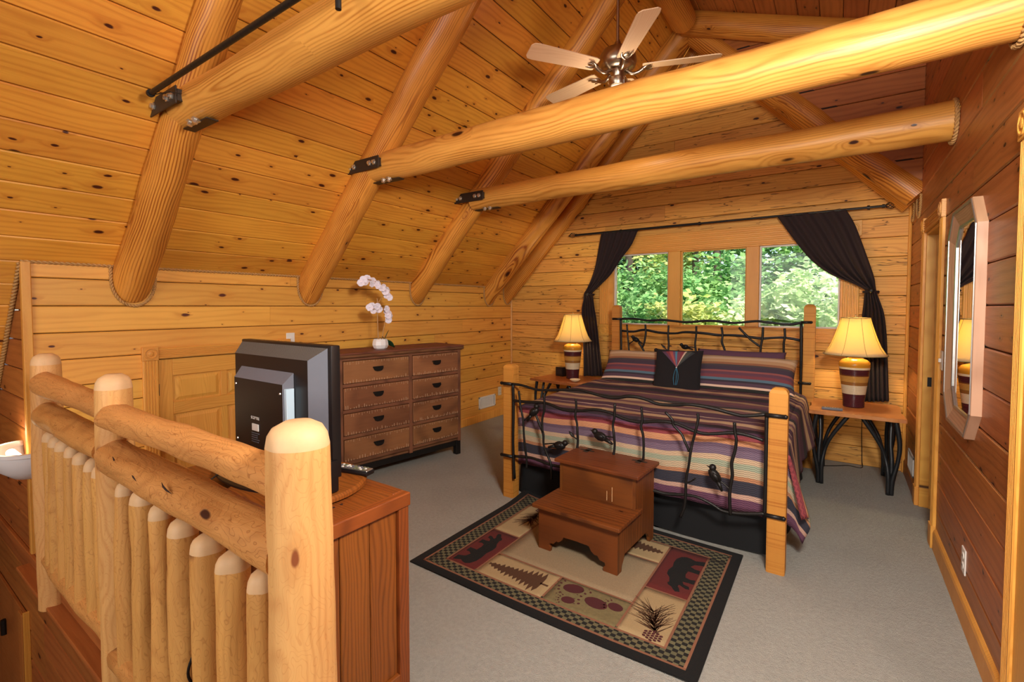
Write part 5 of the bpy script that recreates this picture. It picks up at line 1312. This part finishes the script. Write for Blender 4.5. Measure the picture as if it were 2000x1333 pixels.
def mk_legs(w_, d_):
    hw, hd = w_/2, d_/2; L_ = []
    for sx_ in (-1, 1):
        for sy_ in (-1, 1):
            fx, fy = sx_*(hw-.075), sy_*(hd-.07)
            L_.append([([(fx, fy, 0), (fx+sx_*.005, fy, .12), (fx+sx_*.035, fy-sy_*.0, .27), (fx+sx_*.045, fy, .42), (fx+sx_*.018, fy, T)], .0165),
                       ([(fx-sx_*.022, fy+sy_*.008, 0), (fx-sx_*.022, fy, .16), (fx-sx_*.045, fy-sy_*.02, .30), (fx-sx_*.09, fy-sy_*.01, .42), (fx-sx_*.20, fy, T)], .0155),
                       ([(fx-sx_*.004, fy-sy_*.012, .04), (fx-sx_*.0, fy-sy_*.03, .25), (fx-sx_*.008, fy-sy_*.06, .42), (fx, fy-sy_*.12, T)], .016)])
    return L_
nr_ = twig_table('nightstand', (.125, 5.075, 0), 0, .645, .66, .635, 'table', 'honey wood nightstand on black twig legs right of the bed', mk_legs(.645, .66))
nl_ = twig_table('nightstand', (-2.705, 5.16, 0), R(-8), .80, .60, .635, 'tablered', 'red-brown nightstand on black twig legs left of the bed', mk_legs(.80, .60))
VASE = [(-.001, '#4c2226'), (.115, '#4c2226'), (.118, '#cdbb9b'), (.195, '#8f5f2e'), (.225, '#b98a45'), (.275, '#6e3f22'), (.285, '#4c2226'), (.335, '#d3c3a4'), (.352, '#b07a25'), (.50, '#000000')]
M['vase'] = ramp_mat('banded_glaze', 'z', VASE, .22)
t = NT('lamp_shade'); di = t.n('BsdfDiffuse'); trl = t.n('BsdfTranslucent'); di.inputs[0].default_value = srgb('#e8dcb8'); trl.inputs[0].default_value = srgb('#f8e08c')
ms = t.n('MixShader'); ms.inputs[0].default_value = .5; t.l(di.outputs[0], ms.inputs[1]); t.l(trl.outputs[0], ms.inputs[2]); t.l(ms.outputs[0], t.out.inputs[0]); M['shade'] = t.m
def lamp(c, lab, s_=1., power=17.):
    e = empty('table_lamp', c, lab, 'lamp')
    prof = [(0, 0), (.074, 0), (.078, .004)]
    keys = [(.078, 0), (.080, .06), (.086, .12), (.096, .20), (.106, .28), (.112, .335), (.113, .352), (.116, .37), (.112, .395), (.090, .418), (.052, .432), (.040, .438), (.050, .446), (.052, .452), (.030, .456)]
    z = .004
    while z < .35:
        for a, b_ in zip(keys, keys[1:]):
            if a[1] <= z <= b_[1]: r_ = a[0]+(b_[0]-a[0])*(z-a[1])/(b_[1]-a[1]); break
        prof.append((r_+.0016*math.sin(z*2*PI/.0098), z)); z += .0033
    prof += keys[6:]+[(0, .457)]
    MB().lathe([(r_*s_, z_) for r_, z_ in prof], 40).build('vase_base', 'vase', e, smooth=True, angle=60)
    MB().tube([(0, 0, .45), (0, 0, .52)], .012, 10).build('socket', 'chrome', e, smooth=True, angle=50)
    MB().ico((0, 0, .60), .028, 2, (1, 1, 1.25)).build('bulb', 'glow2', e, smooth=True)
    MB().tube([(.03, 0, .50), (.07, 0, .58), (.06, 0, .74), (0, 0, .80)], .002, 5, smooth=4).build('harp', 'chrome', e)
    sp = [(.235, .462), (.215, .485), (.188, .53), (.160, .60), (.135, .68), (.118, .74), (.106, .785)]
    b = MB(); b.lathe([(r_*s_, z_) for r_, z_ in sp], 48, cap=False)
    sh = b.build('lamp_shade', 'shade', e, smooth=True)
    md = sh.modifiers.new('s', 'SOLIDIFY'); md.thickness = .0015
    for k in range(8):
        a = 2*PI*k/8+.35; MB().tube([((r_+.001)*s_*math.cos(a), (r_+.001)*s_*math.sin(a), z_) for r_, z_ in sp], .0022, 4).build('seam', 'seam', sh)
    for r_, z_, w_ in ((.235, .462, .004), (.106, .785, .0035)):
        b = MB(); b.tube([(r_*s_*math.cos(2*PI*k/40), r_*s_*math.sin(2*PI*k/40), z_) for k in range(41)], w_, 6, cap=False); b.build('shade_trim', 'seam', sh, smooth=True)
    MB().lathe([(0, 0), (.004, .0), (.006, .01), (.002, .018), (0, .02)], 10).build('finial', 'chrome', e, loc=(0, 0, .795))
    l_ = light('lamp_light', 'POINT', (c[0], c[1], c[2]+.62), (0, 0, 0), power, (1, .80, .46)); l_.data.shadow_soft_size = .04
    return e
M['seam'] = plain('shade_seam', '#a8935c', .8)
t = NT('bulb_glow'); em = t.n('Emission'); em.inputs[0].default_value = (1, .75, .42, 1); em.inputs[1].default_value = 12; t.l(em.outputs[0], t.out.inputs[0]); M['glow2'] = t.m
lamp((.118, 5.12, .636), 'glowing bell shaded lamp with banded vase base on the right nightstand', 1.)
lamp((-2.695, 5.19, .636), 'lit banded vase lamp on the left nightstand beside the narrow curtain', .98, 13.)
e = empty('alarm_clock', (-2.905, 5.28, .636), 'small black cube alarm clock beside the left lamp', 'clock', rz=R(-15))
MB().box(-.06, .06, -.04, .04, 0, .115, .008, None, 2).build('case', 'blkpl', e, smooth=True, angle=40); MB().box(-.05, .05, -.0415, -.039, .03, .09).build('clock_face', 'dark', e)
dsh = tag(MB().lathe([(0, .012), (.02, .0), (.028, .0), (.05, .014), (.062, .028), (.058, .032), (.045, .022), (.02, .014), (0, .012)], 24, cap=False).build('dish', plain('cream_ceramic', '#e6cfa6', .4), loc=(-2.545, 4.965, .636), smooth=True, angle=60), 'small cream coloured dish in front of the left lamp', 'dish')
e = empty('remote_control', (-.035, 4.85, .636), 'grey remote control lying flat on the right nightstand', 'remote control', rz=R(2))
MB().box(-.075, .075, -.024, .024, 0, .020, .006, None, 2).build('case', 'greypl', e, smooth=True, angle=40)
for i in range(6): MB().box(-.055+i*.018, -.044+i*.018, -.01, .01, .0195, .022, .001).build('button', 'silver', e)
tag(MB().tube([(.125, 5.30, .60), (.19, 5.50, .50), (.197, 5.535, .30), (.205, 5.53, .06), (.20, 5.46, .008), (.10, 5.47, .006), (-.02, 5.38, .006), (-.15, 5.30, .006)], .0035, 6, smooth=6).build('lamp_cord', 'iron', smooth=True), 'dark lamp cord trailing on the carpet under the right nightstand', 'cord')

# ------------------------------------------------------------------ ceiling fan
t = NT('fan_added_glow'); em = t.n('Emission'); em.inputs[0].default_value = (1, .82, .6, 1); em.inputs[1].default_value = 1.6; t.l(em.outputs[0], t.out.inputs[0]); M['glowfan'] = t.m  # bowl glow added together with the point light under it
fl_ = light('fan_fill_light', 'POINT', (-1.31, 3.175, 2.92), (0, 0, 0), 5, (1, .82, .6)); fl_.data.shadow_soft_size = .05  # point light added below the bowl to brighten the blades
fan = empty('ceiling_fan', (-1.31, 3.175, 3.165), 'brushed nickel ceiling fan with five pale wooden blades and light', 'ceiling fan')
M['blade'] = wood('fan_blade', '#ecc8a0', '#d0a078', lines=60, contrast=.35, knots=0, tint=.02, rough=.45)
MB().tube([(0, 0, .10), (0, 0, .96)], .011, 12).build('downrod', 'chrome', fan, smooth=True, angle=50)
MB().lathe([(.014, -.03), (.05, .0), (.06, .03), (.02, .05)], 20, (0, 0, .93)).build('canopy', 'chrome', fan, smooth=True, angle=50)
MB().lathe([(.02, .19), (.028, .16), (.06, .145), (.105, .125), (.125, .09), (.13, .05), (.122, .02), (.10, .0), (.06, -.01), (.045, -.03), (.04, -.06)], 40).build('motor_housing', 'chrome', fan, smooth=True, angle=35)
MB().lathe([(.040, -.05), (.062, -.06), (.066, -.085), (.055, -.11), (.03, -.12)], 30).build('switch_housing', 'chrome', fan, smooth=True, angle=35)
MB().lathe([(.038, -.11), (.05, -.125), (.048, -.15), (.03, -.172), (0, -.18)], 24, cap=False).build('glass_bowl', 'glowfan', fan, smooth=True)
for k, a in enumerate((-124, -52, 20, 92, 164)):
    br = empty('blade_assembly', (0, 0, 0)); br.parent = fan; br.rotation_euler = (0, 0, R(a)); br.name = 'blade_arm_set'
    m = Matrix.Rotation(R(12), 4, 'X')
    b = MB(); P = [(.17, -.050), (.19, -.058), (.62, -.072), (.655, -.066), (.67, -.045), (.67, .045), (.655, .066), (.62, .072), (.19, .058), (.17, .050)]
    b.prism(P, 2, .004, .010); b.build('blade', 'blade', br, None, m)
    b = MB(); b.tube([(.06, 0, -.01), (.10, 0, -.035), (.14, 0, -.030), (.175, 0, -.008)], [.013, .011, .012, .015], 8, smooth=4)
    b.tube([(.175, 0, -.006), (.20, -.028, -.002), (.235, -.034, .001)], [.012, .009, .005], 8, smooth=4); b.tube([(.175, 0, -.006), (.20, .028, -.002), (.235, .034, .001)], [.012, .009, .005], 8, smooth=4); b.ico((.20, 0, -.002), .024, 2, (1.4, .9, .22))
    b.build('blade_iron', 'chrome', br, smooth=True)
MB().tube([(.06, -.03, -.09), (.062, -.032, -.32)], .0015, 5).build('pull_chain', 'white', fan)

# ------------------------------------------------------------------ woods outside the window
def leafmat(name, a, b_):
    t = NT(name); tc = t.n('TexCoord'); n1 = t.noise(tc.outputs['Object'], 1.6, 3); n2 = t.noise(tc.outputs['Object'], 14, 2)
    c = t.mix(t.remap(t.math('ADD', t.math('MULTIPLY', n1, .6), t.math('MULTIPLY', n2, .4)), .35, .65), srgb(a), srgb(b_))
    di = t.n('BsdfDiffuse'); tr = t.n('BsdfTranslucent'); t.l(c, di.inputs[0]); t.l(c, tr.inputs[0]); ms = t.n('MixShader'); ms.inputs[0].default_value = .4
    t.l(di.outputs[0], ms.inputs[1]); t.l(tr.outputs[0], ms.inputs[2]); t.l(ms.outputs[0], t.out.inputs[0]); M[name] = t.m
leafmat('leaf_mid', '#5f9a55', '#b5d98c'); leafmat('leaf_bright', '#a5c878', '#e6f2c0'); leafmat('leaf_dark', '#3f6f48', '#86b078'); leafmat('leaf_yellow', '#8fb050', '#dede8c')
M['bark'] = plain('bark', '#4f4438', .9, 0, .5, 12, .6); M['ground'] = plain('forest_floor', '#3e4a26', 1, 0, .5, 2)
structure(MB().box(-40, 30, YB+.6, 60, -2.75, -2.65).build('ground_outside', 'ground'))
def foliage(name, c, rad, n_, size, mat, parent, sd):
    rnd = random.Random(sd); verts = []; faces = []
    cl = [(Vector((rnd.gauss(0, .42), rnd.gauss(0, .42), rnd.gauss(0, .42)))) for _ in range(34)]
    for i in range(n_):
        q = rnd.choice(cl); p = Vector((c[0]+rad[0]*(q.x+rnd.gauss(0, .15)), c[1]+rad[1]*(q.y+rnd.gauss(0, .15)), c[2]+rad[2]*(q.z+rnd.gauss(0, .15))))
        if p.y < YB+.9: p.y = YB+.9+rnd.random()*.4
        s_ = size*rnd.uniform(.6, 1.3); a = Vector((rnd.gauss(0, 1), rnd.gauss(0, 1), rnd.gauss(0, .45))).normalized(); n = Vector((rnd.gauss(0, .6), rnd.gauss(-.3, .6), 1)).normalized(); w_ = n.cross(a).normalized()
        k = len(verts); verts += [p, p+a*s_*.5+w_*s_*.36, p+a*s_, p+a*s_*.5-w_*s_*.36]; faces.append((k, k+1, k+2, k+3))
    me = bpy.data.meshes.new(name); me.from_pydata([tuple(v) for v in verts], [], faces); o = link(name, me, mat, parent); o['kind'] = 'stuff'; return o
def outdoor_tree(name, c, h_, r_, rad, n_, size, mat, lab, sd, cat='tree'):
    e = empty(name, (0, 0, 0), lab, cat); rnd = random.Random(sd)
    if r_: MB().tube([(c[0], c[1], -2.7), (c[0]+.05, c[1], c[2]*.5), (c[0]+rnd.uniform(-.2, .2), c[1], h_)], [r_, r_*.85, r_*.6], 10, smooth=3).build('trunk', 'bark', e, smooth=True)
    foliage('foliage', c, rad, n_, size, mat, e, sd)
outdoor_tree('forest_tree', (-6.5, 17, 3.0), 9, .22, (5.0, 2.0, 5.5), 17000, .22, 'leaf_dark', 'dark green tree in the woods seen through the left pane', 1)
outdoor_tree('forest_tree', (-1.0, 18, 3.0), 9, .20, (5.0, 2.0, 5.5), 17000, .22, 'leaf_mid', 'tall tree deep in the woods behind the right pane', 2)
outdoor_tree('forest_tree', (-13., 18, 3.0), 9, .20, (5.0, 2.0, 5.5), 12000, .24, 'leaf_dark', 'far tree at the left edge of the woods outside', 9)
outdoor_tree('forest_tree', (5.5, 17, 3.0), 9, .20, (5.0, 2.0, 5.5), 12000, .24, 'leaf_mid', 'far tree at the right edge of the woods outside', 10)
outdoor_tree('forest_tree', (-3.6, 13.0, 3.6), 8, .13, (1.6, 1.4, 1.6), 3500, .16, 'leaf_yellow', 'yellow green tree behind the top of the middle pane', 3)
outdoor_tree('shrub', (-3.3, 8.4, 1.0), 0, 0, (1.2, .9, .9), 5200, .12, 'leaf_mid', 'leafy green shrub filling the lower left pane', 4, 'shrub')
outdoor_tree('shrub', (-1.9, 8.2, .85), 0, 0, (.9, .8, .75), 3600, .12, 'leaf_yellow', 'yellowing shrub at the bottom of the middle pane', 5, 'shrub')
outdoor_tree('shrub', (-.5, 8.6, 1.05), 0, 0, (1.1, .9, .95), 6000, .12, 'leaf_bright', 'sunlit pale green shrub outside the right pane', 6, 'shrub')
outdoor_tree('shrub', (-2.9, 11.0, 1.6), 0, 0, (1.8, 1., 1.3), 5200, .15, 'leaf_mid', 'mid green sapling crown behind the middle pane', 7, 'shrub')
outdoor_tree('shrub', (1.3, 9.4, 1.2), 0, 0, (1.3, .9, 1.2), 5000, .13, 'leaf_bright', 'bright bush beyond the right edge of the window', 8, 'shrub')
for k, (x, y, r_) in enumerate(((-4.6, 12.2, .13), (-3.0, 12.6, .10), (-2.55, 12.9, .12))):
    tag(MB().tube([(x, y, -2.7), (x+.05, y, 1), (x-.06, y, 3), (x+.1, y, 7)], [r_, r_*.9, r_*.8, r_*.6], 10, smooth=3).build('tree_trunk', 'bark', smooth=True),
        ('bare trunk in the woods behind the left pane', 'slim trunk in the woods, left one behind the middle pane', 'slim trunk in the woods, right one behind the middle pane')[k], 'tree')
bpy.context.view_layer.update()
